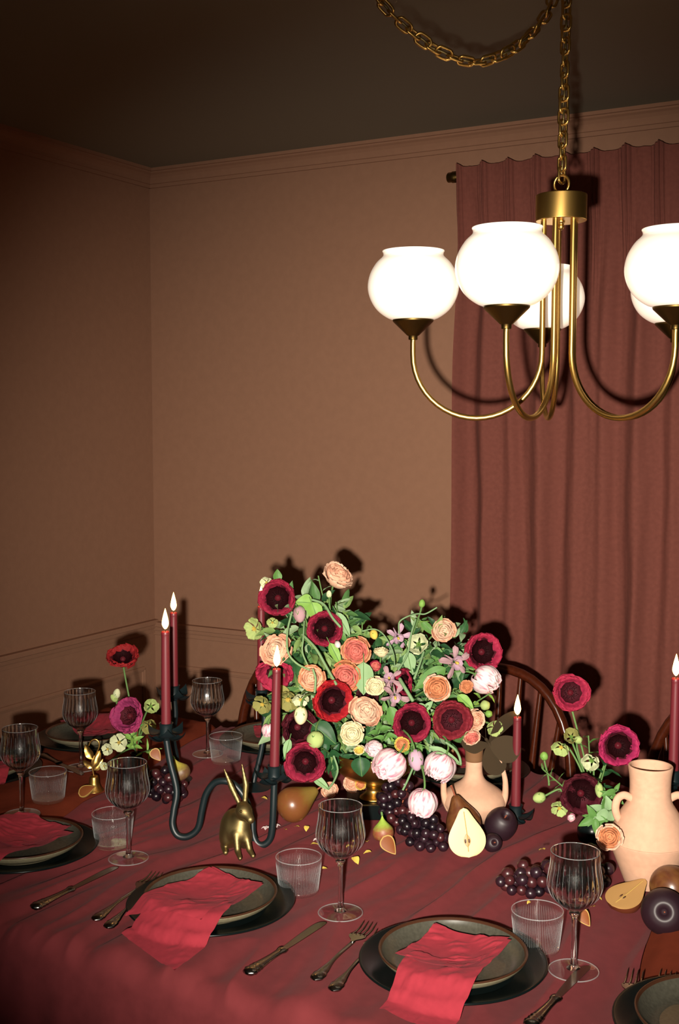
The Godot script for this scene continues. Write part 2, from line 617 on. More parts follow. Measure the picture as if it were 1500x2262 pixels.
func build_chandelier() -> void:
	var t := thing("chandelier", "brass five-arm chandelier with round white opal glass globes", "chandelier", HUB)
	part("hub", MB.new().lathe(pv([0.0, -0.024, 0.0445, -0.024, 0.0455, -0.0235, 0.046, -0.0225, 0.046, 0.0215, 0.0455, 0.0225, 0.0445, 0.023, 0.012, 0.0235, 0.011, 0.027, 0.0, 0.029]), 48).mesh(), M.brass, t)
	part("finial", MB.new().lathe(smooth2(pv([0.0, -0.040, 0.004, -0.039, 0.006, -0.034, 0.005, -0.029, 0.007, -0.026, 0.007, -0.023]), 3), 16).mesh(), M.brass, t)
	var ring := PackedVector3Array()
	for k in 20:
		ring.append(Vector3(0.014 * cos(TAU * k / 20), 0.042 + 0.016 * sin(TAU * k / 20), 0))
	part("loop", MB.new().tube(ring, 0.0026, 8, true).mesh(), M.brass, t)
	var glass := smooth2(pv([0.030, 0.0, 0.046, 0.004, 0.066, 0.019, 0.079, 0.040, 0.0845, 0.064, 0.0805, 0.089, 0.0695, 0.110, 0.0585, 0.1215, 0.0558, 0.1255, 0.0558, 0.130, 0.0575, 0.1335, 0.0568, 0.1345, 0.0540, 0.131, 0.0530, 0.1255, 0.0550, 0.119, 0.067, 0.107, 0.077, 0.088, 0.081, 0.064, 0.076, 0.041, 0.063, 0.021, 0.030, 0.003]), 4)
	for k in glass.size():
		glass[k].y *= 0.945
	var gm := MB.new().lathe(glass, 56).mesh()
	var cup := MB.new().lathe(pv([0.0, -0.036, 0.0075, -0.036, 0.0085, -0.035, 0.0085, -0.029, 0.011, -0.028, 0.037, -0.003, 0.038, -0.001, 0.038, 0.0025, 0.0365, 0.003, 0.0, 0.001]), 36).mesh()
	for deg in [-98.0, -29.0, 34.0, 115.0, 177.0]:
		var d := round_dir(deg)
		var r1 := 0.268
		var r0 := 0.031
		var h0 := -0.024
		var ym := -0.262
		var pts := PackedVector3Array()
		for k in 6:
			pts.append(d * r0 + Vector3.UP * lerpf(h0 + 0.001, ym, k / 6.0))
		var rc := (r1 - r0) / 2
		for k in 25:
			var a := PI * k / 24.0
			pts.append(d * (r0 + rc - rc * cos(a)) + Vector3.UP * (ym - 0.118 * sin(a)))
		for k in range(1, 5):
			pts.append(d * r1 + Vector3.UP * lerpf(ym, -0.234, k / 4.0))
		var arm := part("arm", MB.new().tube(pts, 0.0053, 12).mesh(), M.brass, t)
		var foot := Transform3D(Basis(), d * r1 + Vector3.UP * -0.199)
		part("cup", cup, M.dark_bronze, arm, foot)
		part("globe", gm, M.opal_glass, arm, foot)
		var l := OmniLight3D.new()
		l.name = "chandelier_light"
		l.position = foot.origin + Vector3.UP * 0.062
		l.light_color = Color8(255, 226, 198)
		l.light_energy = 0.003
		l.light_size = 0.04
		l.omni_range = 12.0
		l.omni_attenuation = 2.0
		l.shadow_enabled = true
		t.add_child(l, true)
	# the chains, link by link
	var link := PackedVector3Array()
	for k in 24:
		var a := TAU * k / 24
		link.append(Vector3(0.0068 * signf(cos(a)) * (1.0 if absf(cos(a)) > 0.05 else 0.0) + 0.0080 * cos(a), 0.0, 0.0092 * sin(a)))
	var lm := MB.new().tube(link, 0.0026, 8, true).mesh()
	var hook := Vector3(-0.7183, 2.3396, -2.1395)
	hook.y = 2.43
	var c1 := thing("hanging_chain", "upright brass link chain carrying the chandelier", "chain", HUB + Vector3.UP * 0.05, Basis(), "brass chains of the chandelier")
	chain(c1, [HUB + Vector3(0, 0.058, 0), HUB.lerp(hook, 0.5) + Vector3(0, 0.02, 0), hook], lm)
	var c2 := thing("swag_chain", "brass link chain hanging in a loose swag below the ceiling", "chain", hook, Basis(), "brass chains of the chandelier")
	chain(c2, [hook, Vector3(-0.7336, 2.3129, -2.1056), Vector3(-0.7474, 2.2568, -2.0699), Vector3(-0.7804, 2.2065, -2.0239), Vector3(-0.8273, 2.1791, -1.9723), Vector3(-0.8748, 2.1926, -1.9242), Vector3(-0.9151, 2.2250, -1.8817), Vector3(-0.9446, 2.2598, -1.8455), Vector3(-0.9719, 2.3080, -1.8232), Vector3(-0.9867, 2.3461, -1.8184)], lm)
	for h in [[hook, "small brass ceiling hook above the chandelier chain"], [Vector3(-0.9867, 2.3461, -1.8184), "small brass ceiling hook holding the far end of the swag chain"]]:
		var hk := thing("ceiling_hook", h[1], "hook", Vector3(h[0].x, 2.44, h[0].z), Basis(), "ceiling hooks")
		part("plate", MB.new().lathe(pv([0.0, 0.0, 0.02, 0.0, 0.018, -0.004, 0.0, -0.005]), 20).mesh(), M.brass, hk)
		part("hook", MB.new().rod(smooth3([Vector3(0, -0.003, 0), Vector3(0, (h[0].y - 2.44) * 0.6 - 0.006, 0), Vector3(0.008, h[0].y - 2.44 - 0.014, 0), Vector3(0.013, h[0].y - 2.44 - 0.006, 0)]), 0.0025, 8).mesh(), M.brass, hk)


func chain(t: Node3D, path: Array, lm: Mesh) -> void:
	var pts := smooth3(path, 24)
	var gap := 0.0212
	var run := 0.0
	var due := 0.0
	var k := 0
	var cord := PackedVector3Array()
	for i in pts.size() - 1:
		var seg := pts[i].distance_to(pts[i + 1])
		while due <= run + seg:
			var p := pts[i].lerp(pts[i + 1], (due - run) / seg)
			var tg := (pts[i + 1] - pts[i]).normalized()
			var side := tg.cross(Vector3.UP if absf(tg.y) < 0.95 else TO_RIGHT).normalized()
			var bs := Basis(tg, side.cross(tg).normalized() * -1.0, side).orthonormalized()
			bs = bs * Basis(Vector3.RIGHT, (PI / 4 if k % 2 == 0 else -PI / 4) + 0.25 * sin(k * 2.3))
			part("link", lm, M.brass, t, Transform3D(bs, p - t.position))
			cord.append(p - t.position + side * 0.003 * (1 if k % 2 == 0 else -1))
			due += gap
			k += 1
		run += seg
	part("cord", MB.new().tube(smooth3(Array(cord), 3), 0.0022, 6).mesh(), M.antique_brass, t)


# ------------------------------------------------------------------ tablecloths and napkins
func cloth_noise(x: float, z: float, nz: FastNoiseLite) -> float:
	# long soft creases running across the table from the near edge to the far side
	var al := z * 0.985 - x * 0.17
	var ac := x * 0.985 + z * 0.17 + 0.03 * sin(z * 5.0 + x * 3.0)
	var big := 1.0 - absf(nz.get_noise_2d(ac * 6.5, al * 1.1)) * 2.2
	return -0.0165 + 0.014 * clampf(big, 0.0, 1.0) + 0.0034 * nz.get_noise_2d(ac * 14.0 + 31.0, al * 3.0)


func cloth(x0: float, x1: float, z0: float, z1: float, top: float, fall: float, nx: int, nz_: int, rise: float, seed_: int, ends: bool) -> ArrayMesh:
	var nz := FastNoiseLite.new()
	nz.seed = seed_
	nz.frequency = 1.0
	nz.fractal_octaves = 2
	var rad := 0.035
	var bend := func(s: float, lo: float, hi: float) -> Vector2:     # along the cloth: (place, drop)
		var q := PI / 2 * rad
		if s < lo + rad:
			var d := lo + rad - s
			return Vector2(lo + rad - rad * sin(minf(d / rad, PI / 2)), rad * (1 - cos(minf(d / rad, PI / 2))) + maxf(d - q, 0))
		if s > hi - rad:
			var d := s - hi + rad
			return Vector2(hi - rad + rad * sin(minf(d / rad, PI / 2)), rad * (1 - cos(minf(d / rad, PI / 2))) + maxf(d - q, 0))
		return Vector2(s, 0)
	var shape := func(a: float, b: float) -> Vector3:
		var sx := lerpf(x0 - (fall if ends else 0.0), x1 + (fall if ends else 0.0), a)
		var sz := lerpf(z0 - fall, z1 + fall, b)
		var px: Vector2 = bend.call(sx, x0, x1) if ends else Vector2(sx, 0)
		var pz: Vector2 = bend.call(sz, z0, z1)
		var drop := maxf(px.y, pz.y)
		var hang := smoothstep(0.02, 0.30, drop)
		var w := cloth_noise(sx, sz, nz) * rise
		var fold := 0.03 * hang * (nz.get_noise_2d(sx * 5.0 + 9.0, 3.0) + 0.7 * nz.get_noise_2d(sx * 11.0, 7.0))
		var side := Vector3(0, 0, 1 if sz > (z0 + z1) / 2 else -1)
		var edge := 0.0
		if ends:      # lies lower where the burgundy cloth covers it
			w -= 0.021 * smoothstep(-1.665, -1.625, px.x - 0.19 * (pz.x + 1.715)) * (1.0 - smoothstep(-0.445, -0.405, px.x - 0.19 * (pz.x + 1.715)))
		if not ends:
			edge = 0.006 * nz.get_noise_1d(sz * 4.0) + 0.19 * (pz.x + 1.715)      # laid a little askew
		if px.y > pz.y:
			side = Vector3(-1 if sx < (x0 + x1) / 2 else 1, 0, 0)
			fold = 0.03 * hang * nz.get_noise_2d(sz * 6.0, 3.0)
		return Vector3(px.x + edge, top - drop + minf(w, 0.0) * (1.0 - hang), pz.x) + side * (fold + hang * 0.03)
	var mb := MB.new()
	mb.grid(nx, nz_, shape, false, false, true)
	return mb.mesh()


func build_linen() -> void:
	var t := thing("rust_tablecloth", "rust-coloured linen tablecloth under the burgundy one, seen at both table ends", "tablecloth", Vector3.ZERO)
	part("cloth", cloth(-2.19, 0.69, -2.575, -1.360, 0.7525, 0.30, 200, 130, 0.25, 3, true), M.rust_linen, t)
	t = thing("burgundy_tablecloth", "creased burgundy linen cloth laid across the middle of the table", "tablecloth", Vector3.ZERO)
	part("cloth", cloth(-1.63, -0.437, -2.59, -1.34, 0.7562, 0.34, 300, 320, 1.0, 5, false), M.burgundy_linen, t)


func napkin(label: String, layers: Array, at: Vector3, seed_: int) -> void:   # layers: four corners each; at: middle of its plate
	var t := thing("napkin", label, "napkin", Vector3(at.x, TOP, at.z), Basis(), "crimson linen napkins on the plates")
	var nz := FastNoiseLite.new()
	nz.seed = seed_
	nz.frequency = 1.0
	nz.fractal_octaves = 2
	for li in layers.size():
		var q: Array = layers[li]
		var shape := func(a: float, b: float) -> Vector3:
			var p: Vector3 = q[0].lerp(q[1], a).lerp(q[3].lerp(q[2], a), b)
			var d := Vector2(p.x - at.x, p.z - at.z).length()
			var rest := 0.004 + 0.018 * (1.0 - smoothstep(0.107, 0.142, d)) + 0.0195 * (1.0 - smoothstep(0.139, 0.162, d)) - 0.016 * (1.0 - smoothstep(0.02, 0.098, d))
			if p.z > -1.36:
				rest = minf(rest, 0.004)
			var w := 0.0045 * nz.get_noise_2d(p.x * 16.0, p.z * 16.0) + 0.003 * nz.get_noise_2d(a * 3.0 + b * 5.0, b * 1.2 - a * 0.7) + 0.001 * nz.get_noise_2d(a * 11.0, b * 7.0)
			p.y = maxf(p.y, TOP + rest) + maxf(w, 0.0) + 0.001 + 0.004 * li
			var f := 0.003 * nz.get_noise_2d(a * 2.0, b * 2.0 + 4.0)
			return p + Vector3(f, 0, f) - t.position
		var mb := MB.new()
		mb.grid(48, 48, shape)
		mb.grid(48, 48, func(a, b):
			var e := minf(minf(a, 1 - a), minf(b, 1 - b))
			return shape.call(a, b) - Vector3(0, 0.003 * smoothstep(0.0, 0.04, e), 0), false, false, true)
		part("fold", mb.mesh(), M.crimson_linen, t)


# ------------------------------------------------------------------ place settings
func build_settings() -> void:
	var charger := MB.new().lathe(smooth2(pv([0.0, 0.0, 0.085, 0.0, 0.092, 0.0015, 0.118, 0.009, 0.134, 0.0145, 0.1375, 0.0165, 0.1375, 0.0185, 0.134, 0.019, 0.116, 0.0140, 0.092, 0.0070, 0.085, 0.006, 0.0, 0.006]), 3), 72).mesh()
	var body := MB.new().lathe(smooth2(pv([0.0, 0.0065, 0.066, 0.0065, 0.070, 0.0068, 0.078, 0.010, 0.098, 0.0195, 0.1070, 0.0280, 0.1090, 0.0312]), 4), 72).mesh()
	var rim := MB.new().lathe(smooth2(pv([0.1090, 0.0312, 0.1092, 0.0326, 0.1080, 0.0336, 0.1062, 0.0330, 0.1040, 0.0305]), 4), 72).mesh()
	var well := MB.new().lathe(smooth2(pv([0.1040, 0.0305, 0.0990, 0.0230, 0.088, 0.0145, 0.078, 0.0118, 0.072, 0.0112, 0.030, 0.0108, 0.0, 0.0108]), 4), 72).mesh()
	var spots := [
		[Vector3(-1.1051, 0.7530, -1.5496), "black charger under the stoneware plate, second setting along the near edge", "grey-brown stoneware dinner plate with the longest crimson napkin hanging off its front"],
		[Vector3(-0.6726, 0.7530, -1.5483), "black charger under the stoneware plate nearest the right water tumbler", "grey-brown stoneware dinner plate bottom right of centre with a white flash glint on its rim"],
		[Vector3(-1.5549, 0.7530, -1.5870), "black charger cut by the picture's left edge, under the nearer left plate", "grey-brown stoneware dinner plate cut by the left edge below the two clear glasses"],
		[Vector3(-1.9554, 0.7530, -2.2342), "black charger in the far left corner beside the bud vase", "grey-brown stoneware dinner plate in the far left corner behind the stemmed glass"],
		[Vector3(-1.9886, 0.7530, -1.8980), "black charger mostly outside the picture at the table's left end", "grey-brown stoneware dinner plate mostly outside the picture at the table's left end"],
		[Vector3(-1.5398, 0.7530, -2.4375), "black charger behind the front black candle cup on the far side", "grey-brown stoneware dinner plate on the far side behind the ribbed tumbler"],
		[Vector3(-1.0256, 0.7530, -2.4422), "black charger on the far side behind the terracotta jug", "grey-brown stoneware dinner plate on the far side behind the terracotta jug"],
		[Vector3(-0.2917, 0.7530, -1.5458), "black charger cut by the bottom right corner", "grey-brown stoneware dinner plate cut by the bottom right corner"],
	]
	for s in spots:
		var c := thing("charger_plate", s[1], "charger", s[0], Basis(), "black chargers")
		part("dish", charger, M.charger_glaze, c)
		var p := thing("dinner_plate", s[2], "plate", s[0], Basis(), "stoneware plates on the chargers")
		part("underside", body, M.stoneware_edge, p)
		part("rim", rim, M.rust_glaze, p)
		part("well", well, M.stoneware, p)
	napkin("crimson napkin draped over the front plate with a corner hanging towards the table edge", [[Vector3(-1.1521, 0.7700, -1.6216), Vector3(-1.0344, 0.7700, -1.5991), Vector3(-1.0161, 0.7580, -1.3337), Vector3(-1.1550, 0.7660, -1.3828)], [Vector3(-1.1528, 0.7700, -1.6121), Vector3(-1.0337, 0.7700, -1.5953), Vector3(-1.0447, 0.7700, -1.4395), Vector3(-1.1793, 0.7700, -1.4211)]], spots[0][0], 1)
	napkin("crimson napkin on the plate beside the right tumbler, its end falling off the table", [[Vector3(-0.7263, 0.7700, -1.5987), Vector3(-0.6007, 0.7700, -1.5988), Vector3(-0.6017, 0.7570, -1.3647), Vector3(-0.7019, 0.7660, -1.3703)], [Vector3(-0.7226, 0.7700, -1.5971), Vector3(-0.6030, 0.7700, -1.5975), Vector3(-0.6326, 0.7700, -1.4725), Vector3(-0.7267, 0.7700, -1.4665)]], spots[1][0], 2)
	napkin("crimson napkin with a bright folded edge on the left-edge plate below the glasses", [[Vector3(-1.6158, 0.7700, -1.6626), Vector3(-1.4721, 0.7700, -1.6312), Vector3(-1.5054, 0.7700, -1.4573), Vector3(-1.6435, 0.7700, -1.5040)], [Vector3(-1.6225, 0.7700, -1.6647), Vector3(-1.4919, 0.7700, -1.6471), Vector3(-1.5260, 0.7700, -1.5438), Vector3(-1.6902, 0.7700, -1.5586)]], spots[2][0], 3)
	napkin("crimson napkin standing in a point on the far left corner plate", [[Vector3(-2.1241, 0.7700, -2.3088), Vector3(-2.0496, 0.7700, -2.4154), Vector3(-1.8491, 0.7700, -2.2142), Vector3(-1.9070, 0.7700, -2.1545)], [Vector3(-2.1030, 0.7700, -2.2994), Vector3(-2.0412, 0.7700, -2.3981), Vector3(-1.8611, 0.7700, -2.2168), Vector3(-1.9315, 0.7700, -2.1775)]], spots[3][0], 4)
	napkin("crimson napkin on the plate at the table's left end", [[Vector3(-2.0221, 0.7700, -1.9103), Vector3(-1.9101, 0.7700, -1.9327), Vector3(-1.8486, 0.7700, -1.8346), Vector3(-1.9219, 0.7700, -1.7759)]], spots[4][0], 5)
	napkin("crimson napkin on the far plate behind the front candle", [[Vector3(-1.6077, 0.7700, -2.4435), Vector3(-1.5712, 0.7700, -2.5134), Vector3(-1.4684, 0.7700, -2.3897), Vector3(-1.5398, 0.7700, -2.3500)]], spots[5][0], 6)
	napkin("crimson napkin glimpsed between the pink tulip and the terracotta jug", [[Vector3(-1.0903, 0.7700, -2.4871), Vector3(-1.0297, 0.7700, -2.5463), Vector3(-0.9872, 0.7700, -2.4155), Vector3(-1.0517, 0.7700, -2.3873)]], spots[6][0], 8)
	# glasses
	var w := wineglass()
	var gl := [
		[Vector3(-0.9139, 0.7530, -1.6438), "stemmed fluted wine glass in front of the green fig and brass bowl"],
		[Vector3(-0.5169, 0.7530, -1.6318), "stemmed fluted wine glass in front of the terracotta vase and dark grapes"],
		[Vector3(-1.3702, 0.7530, -1.6639), "stemmed fluted wine glass standing beside the tumbler left of the iron candelabra"],
		[Vector3(-1.7155, 0.7530, -1.7481), "stemmed fluted wine glass at the left edge beside a low tumbler on the rust cloth"],
		[Vector3(-1.8283, 0.7530, -2.0549), "stemmed fluted wine glass in front of the far left corner plate and napkin"],
		[Vector3(-1.6393, 0.7530, -2.2914), "stemmed fluted wine glass on the far side beside the ribbed tumbler and the wall"],
	]
	for k in gl.size():
		if k == 0:
			w.position = gl[0][0]
			w.set_meta("label", gl[0][1])
		else:
			copy_of(w, gl[k][1], gl[k][0], Basis(Vector3.UP, k * 0.7))
	var tp := tumbler()
	var tl := [
		[Vector3(-1.0185, 0.7530, -1.6855), "low clear tumbler between the front plate and the central wine glass"],
		[Vector3(-0.5881, 0.7530, -1.6736), "low clear tumbler beside the wine glass in front of the grapes"],
		[Vector3(-1.4418, 0.7530, -1.7063), "low clear tumbler behind the stem of the wine glass by the left plate"],
		[Vector3(-1.7344, 0.7530, -1.8462), "low clear tumbler on the rust cloth at the left edge"],
		[Vector3(-1.5668, 0.7530, -2.2627), "low clear finely ribbed tumbler on the far side behind the brass rabbit"],
	]
	for k in tl.size():
		if k == 0:
			tp.position = tl[0][0]
			tp.set_meta("label", tl[0][1])
		else:
			copy_of(tp, tl[k][1], tl[k][0], Basis(Vector3.UP, k * 0.4))
	# cutlery, handle end first
	var kn := knife()
	var ks := [
		[Vector3(-1.3595, 0.7570, -1.4054), Vector3(-1.3553, 0.7570, -1.5979), "silver table knife with a patterned handle below the left plate"],
		[Vector3(-0.9246, 0.7570, -1.3838), Vector3(-0.9146, 0.7570, -1.5756), "silver table knife with a patterned handle between the two front plates"],
		[Vector3(-0.5163, 0.7570, -1.4413), Vector3(-0.5046, 0.7570, -1.5956), "silver table knife at the foot of the right wine glass"],
		[Vector3(-1.9734, 0.7570, -2.0807), Vector3(-1.8102, 0.7570, -2.0177), "silver table knife on the rust cloth beside the far left wine glass"],
	]
	for k in ks.size():
		lay(kn, ks[k], k)
	var fk := fork()
	var fs := [
		[Vector3(-1.2396, 0.7570, -1.4178), Vector3(-1.2650, 0.7570, -1.5913), "silver fork lying farther from the front plate, its tines catching a glint"],
		[Vector3(-1.2030, 0.7570, -1.4054), Vector3(-1.2476, 0.7570, -1.5918), "silver fork tucked against the black charger of the front plate"],
		[Vector3(-0.8295, 0.7570, -1.4146), Vector3(-0.8435, 0.7570, -1.5961), "silver fork with a broad dark handle next to the knife between the front plates"],
		[Vector3(-0.7910, 0.7570, -1.3991), Vector3(-0.8165, 0.7570, -1.6341), "silver fork touching the black charger of the front-right plate"],
		[Vector3(-0.4054, 0.7570, -1.4611), Vector3(-0.4248, 0.7570, -1.6001), "silver fork on the burgundy cloth edge at bottom right"],
		[Vector3(-0.3722, 0.7570, -1.4796), Vector3(-0.3854, 0.7570, -1.6220), "silver fork on the rust cloth at bottom right"],
	]
	for k in fs.size():
		lay(fk, fs[k], k)


func lay(o: Node3D, s: Array, k: int) -> void:
	var d: Vector3 = s[1] - s[0]
	d.y = 0
	var b := along(d)
	if k == 0:
		o.transform = Transform3D(b, s[0])
		o.set_meta("label", s[2])
	else:
		copy_of(o, s[2], s[0], b)


func knife() -> Node3D:
	var t := thing("table_knife", "", "knife", Vector3.ZERO, Basis(), "silver table knives")
	var pts := PackedVector3Array()
	var rad := []
	for k in 29:
		var u := k / 28.0
		pts.append(Vector3(u * 0.092, 0, 0))
		rad.append((0.0075 - 0.0034 * smoothstep(0.0, 0.75, u) + 0.0018 * exp(-pow((u - 0.97) * 18.0, 2.0)) + 0.0007 * sin(u * 70.0) * (1.0 - smoothstep(0.25, 0.4, u))) * smoothstep(-0.03, 0.06, u) + 0.0002)
	part("handle", MB.new().tube(pts, rad, 12, false, 1.5).mesh(), M.silver, t, Transform3D(Basis().scaled(Vector3(1, 0.7, 1)), Vector3(0, 0.001, 0)))
	var bl := smooth2(pv([0.092, -0.0035, 0.105, -0.0055, 0.15, -0.0085, 0.185, -0.0095, 0.202, -0.006, 0.208, 0.002, 0.200, 0.006, 0.16, 0.006, 0.105, 0.005, 0.092, 0.0035]), 3)
	part("blade", MB.new().extrude(bl, 0.0014).mesh(), M.silver, t)
	return t


func fork() -> Node3D:
	var t := thing("table_fork", "", "fork", Vector3.ZERO, Basis(), "silver forks")
	var pts := PackedVector3Array()
	var rad := []
	for k in 33:
		var u := k / 32.0
		pts.append(Vector3(u * 0.135, 0.0015 + 0.007 * pow(sin(u * PI), 2.0) * u, 0))
		rad.append((0.0082 - 0.0056 * smoothstep(0.02, 0.5, u) + 0.0006 * sin(u * 60.0) * (1.0 - smoothstep(0.15, 0.3, u))) * smoothstep(-0.02, 0.06, u) + 0.0002)
	part("handle", MB.new().tube(pts, rad, 10, false, 1.35).mesh(), M.silver, t, Transform3D(Basis().scaled(Vector3(1, 0.55, 1)), Vector3.ZERO))
	var head := smooth2(pv([0.132, -0.0022, 0.139, -0.0045, 0.147, -0.0115, 0.158, -0.0125, 0.158, 0.0125, 0.147, 0.0115, 0.139, 0.0045, 0.132, 0.0022]), 2)
	var hd := part("head", MB.new().extrude(head, 0.0018, Transform3D(Basis(), Vector3(0, 0.002, 0))).mesh(), M.silver, t)
	var tine := MB.new().tube(PackedVector3Array([Vector3(0.156, 0.003, 0), Vector3(0.17, 0.001, 0), Vector3(0.185, 0.001, 0), Vector3(0.199, 0.0045, 0), Vector3(0.203, 0.006, 0)]), [0.0015, 0.0015, 0.0014, 0.001, 0.0001], 8).mesh()
	for k in 4:
		part("tine", tine, M.silver, hd, Transform3D(Basis(), Vector3(0, 0, (k - 1.5) * 0.0071)))
	return t


func wineglass() -> Node3D:
	var t := thing("wine_glass", "", "wine glass", Vector3.ZERO, Basis(), "stemmed fluted wine glasses")
	var fl := 26
	var wave := func(a, p): return p.x + 0.00016 * smoothstep(0.088, 0.105, p.y) * (1.0 - 0.5 * smoothstep(0.165, 0.18, p.y)) * cos(a * TAU * fl)
	var outer := smooth2(pv([0.0062, 0.0895, 0.0125, 0.0945, 0.0245, 0.1030, 0.0345, 0.1145, 0.0395, 0.1270, 0.0398, 0.1360, 0.0382, 0.1470, 0.0362, 0.1580, 0.0352, 0.1690, 0.0356, 0.1795]), 5)
	var inner := smooth2(pv([0.0360, 0.1800, 0.0354, 0.1803, 0.0347, 0.1795, 0.0343, 0.1690, 0.0353, 0.1580, 0.0372, 0.1470, 0.0388, 0.1360, 0.0384, 0.1270, 0.0333, 0.1155, 0.0230, 0.1050, 0.0110, 0.0985, 0.0, 0.0970]), 5)
	var mb := MB.new().lathe(outer, fl * 6, Transform3D(), wave)
	mb.lathe(inner, fl * 3)
	part("bowl", mb.mesh(), M.solid_glass, t)
	var stem := smooth2(pv([0.0, 0.0030, 0.0105, 0.0042, 0.0062, 0.0080, 0.0046, 0.0135, 0.0040, 0.0250, 0.0038, 0.0600, 0.0042, 0.0760, 0.0052, 0.0830, 0.0078, 0.0865, 0.0072, 0.0895, 0.0, 0.0905]), 5)
	part("stem", MB.new().lathe(stem, 24).mesh(), M.solid_glass, t)
	var foot := smooth2(pv([0.0, 0.0, 0.034, 0.0, 0.0360, 0.0006, 0.0366, 0.0014, 0.0360, 0.0021, 0.030, 0.0023, 0.015, 0.0032, 0.0, 0.0042]), 4)
	part("foot", MB.new().lathe(foot, 56).mesh(), M.clear_glass, t)
	part("foot_rim", hoop(0.0362, 0.0013, 0.0009), M.ribbed_glass, t)
	part("rim", hoop(0.0352, 0.1800, 0.0006), M.ribbed_glass, t)
	part("ribbing", ribs(smooth2(pv([0.0200, 0.0990, 0.0350, 0.1145, 0.0398, 0.1270, 0.0401, 0.1360, 0.0385, 0.1470, 0.0365, 0.1580, 0.0354, 0.1700]), 3), fl, 0.00034), M.optic_glass, t).set_meta("kind", "stuff")
	return t


func ribs(prof: PackedVector2Array, count: int, r: float) -> ArrayMesh:      # fine moulded ribs down the outside of a glass
	var mb := MB.new()
	for k in count:
		var a := TAU * k / count
		var pts := PackedVector3Array()
		var rad := []
		for i in prof.size():
			pts.append(Vector3(prof[i].x * cos(a), prof[i].y, prof[i].x * sin(a)))
			rad.append(0.00005 if i == 0 or i == prof.size() - 1 else r)
		mb.tube(pts, rad, 6)
	return mb.mesh()


func hoop(rad: float, y: float, r: float) -> ArrayMesh:
	var edge := PackedVector3Array()
	for k in 64:
		edge.append(Vector3(rad * cos(TAU * k / 64), y, rad * sin(TAU * k / 64)))
	return MB.new().tube(edge, r, 8, true).mesh()


func tumbler() -> Node3D:
	var t := thing("tumbler", "", "tumbler", Vector3.ZERO, Basis(), "low clear tumblers")
	var fl := 84
	var wave := func(a, p): return p.x + 0.00015 * smoothstep(0.004, 0.010, p.y) * (1.0 - smoothstep(0.052, 0.060, p.y)) * cos(a * TAU * fl)
	var outer := smooth2(pv([0.0, 0.0, 0.029, 0.0, 0.0322, 0.0010, 0.0332, 0.0040, 0.0352, 0.0200, 0.0375, 0.0400, 0.0396, 0.0610]), 5)
	var inner := smooth2(pv([0.0396, 0.0610, 0.0392, 0.0620, 0.0382, 0.0618, 0.0380, 0.0600, 0.0360, 0.0400, 0.0337, 0.0200, 0.0322, 0.0090, 0.0300, 0.0062, 0.0, 0.0058]), 5)
	var mb := MB.new().lathe(outer, fl * 3, Transform3D(), wave)
	mb.lathe(inner, fl * 2)
	part("wall", mb.mesh(), M.clear_glass, t)
	part("rim", hoop(0.0389, 0.0618, 0.0008), M.ribbed_glass, t)
	part("ribbing", ribs(smooth2(pv([0.0334, 0.0045, 0.0353, 0.0200, 0.0376, 0.0400, 0.0390, 0.0540]), 2), fl, 0.00022), M.ribbed_glass, t).set_meta("kind", "stuff")
	return t


# ------------------------------------------------------------------ candles and their iron holders
func flame_shape(h: float, r: float) -> ArrayMesh:
	return MB.new().lathe(smooth2(pv([0.0, 0.0, r * 0.55, h * 0.08, r * 0.95, h * 0.22, r, h * 0.34, r * 0.78, h * 0.55, r * 0.42, h * 0.78, r * 0.14, h * 0.94, 0.0, h]), 4), 18).mesh()


func candle(label: String, foot: Vector3, height: float, lean := Vector3.ZERO) -> void:
	var up := (Vector3.UP + lean).normalized()
	var t := thing("taper_candle", label, "candle", foot, facing(up), "burning burgundy taper candles")
	var h := height
	part("wax", MB.new().lathe(smooth2(pv([0.0, 0.0, 0.0088, 0.0, 0.0092, h * 0.3, 0.0086, h * 0.7, 0.0080, h - 0.012, 0.0084, h - 0.006, 0.0080, h - 0.001, 0.0066, h + 0.0005, 0.0050, h - 0.0022, 0.0, h - 0.0035]), 4), 28).mesh(), M.candle_wax, t)
	part("wick", MB.new().rod(PackedVector3Array([Vector3(0, h - 0.004, 0), Vector3(0.0004, h + 0.003, 0), Vector3(0.0012, h + 0.008, 0)]), 0.0009, 6).mesh(), M.wick, t)
	part("flame", flame_shape(0.042, 0.0066), M.flame, t, Transform3D(Basis(), Vector3(0, h + 0.004, 0)))
	var l := OmniLight3D.new()
	l.name = "candle_light"
	l.position = Vector3(0, h + 0.018, 0)
	l.light_color = Color8(255, 176, 96)
	l.light_energy = 0.004
	l.light_size = 0.006
	l.omni_range = 12.0
	l.omni_attenuation = 2.0
	l.shadow_enabled = true
	t.add_child(l, true)


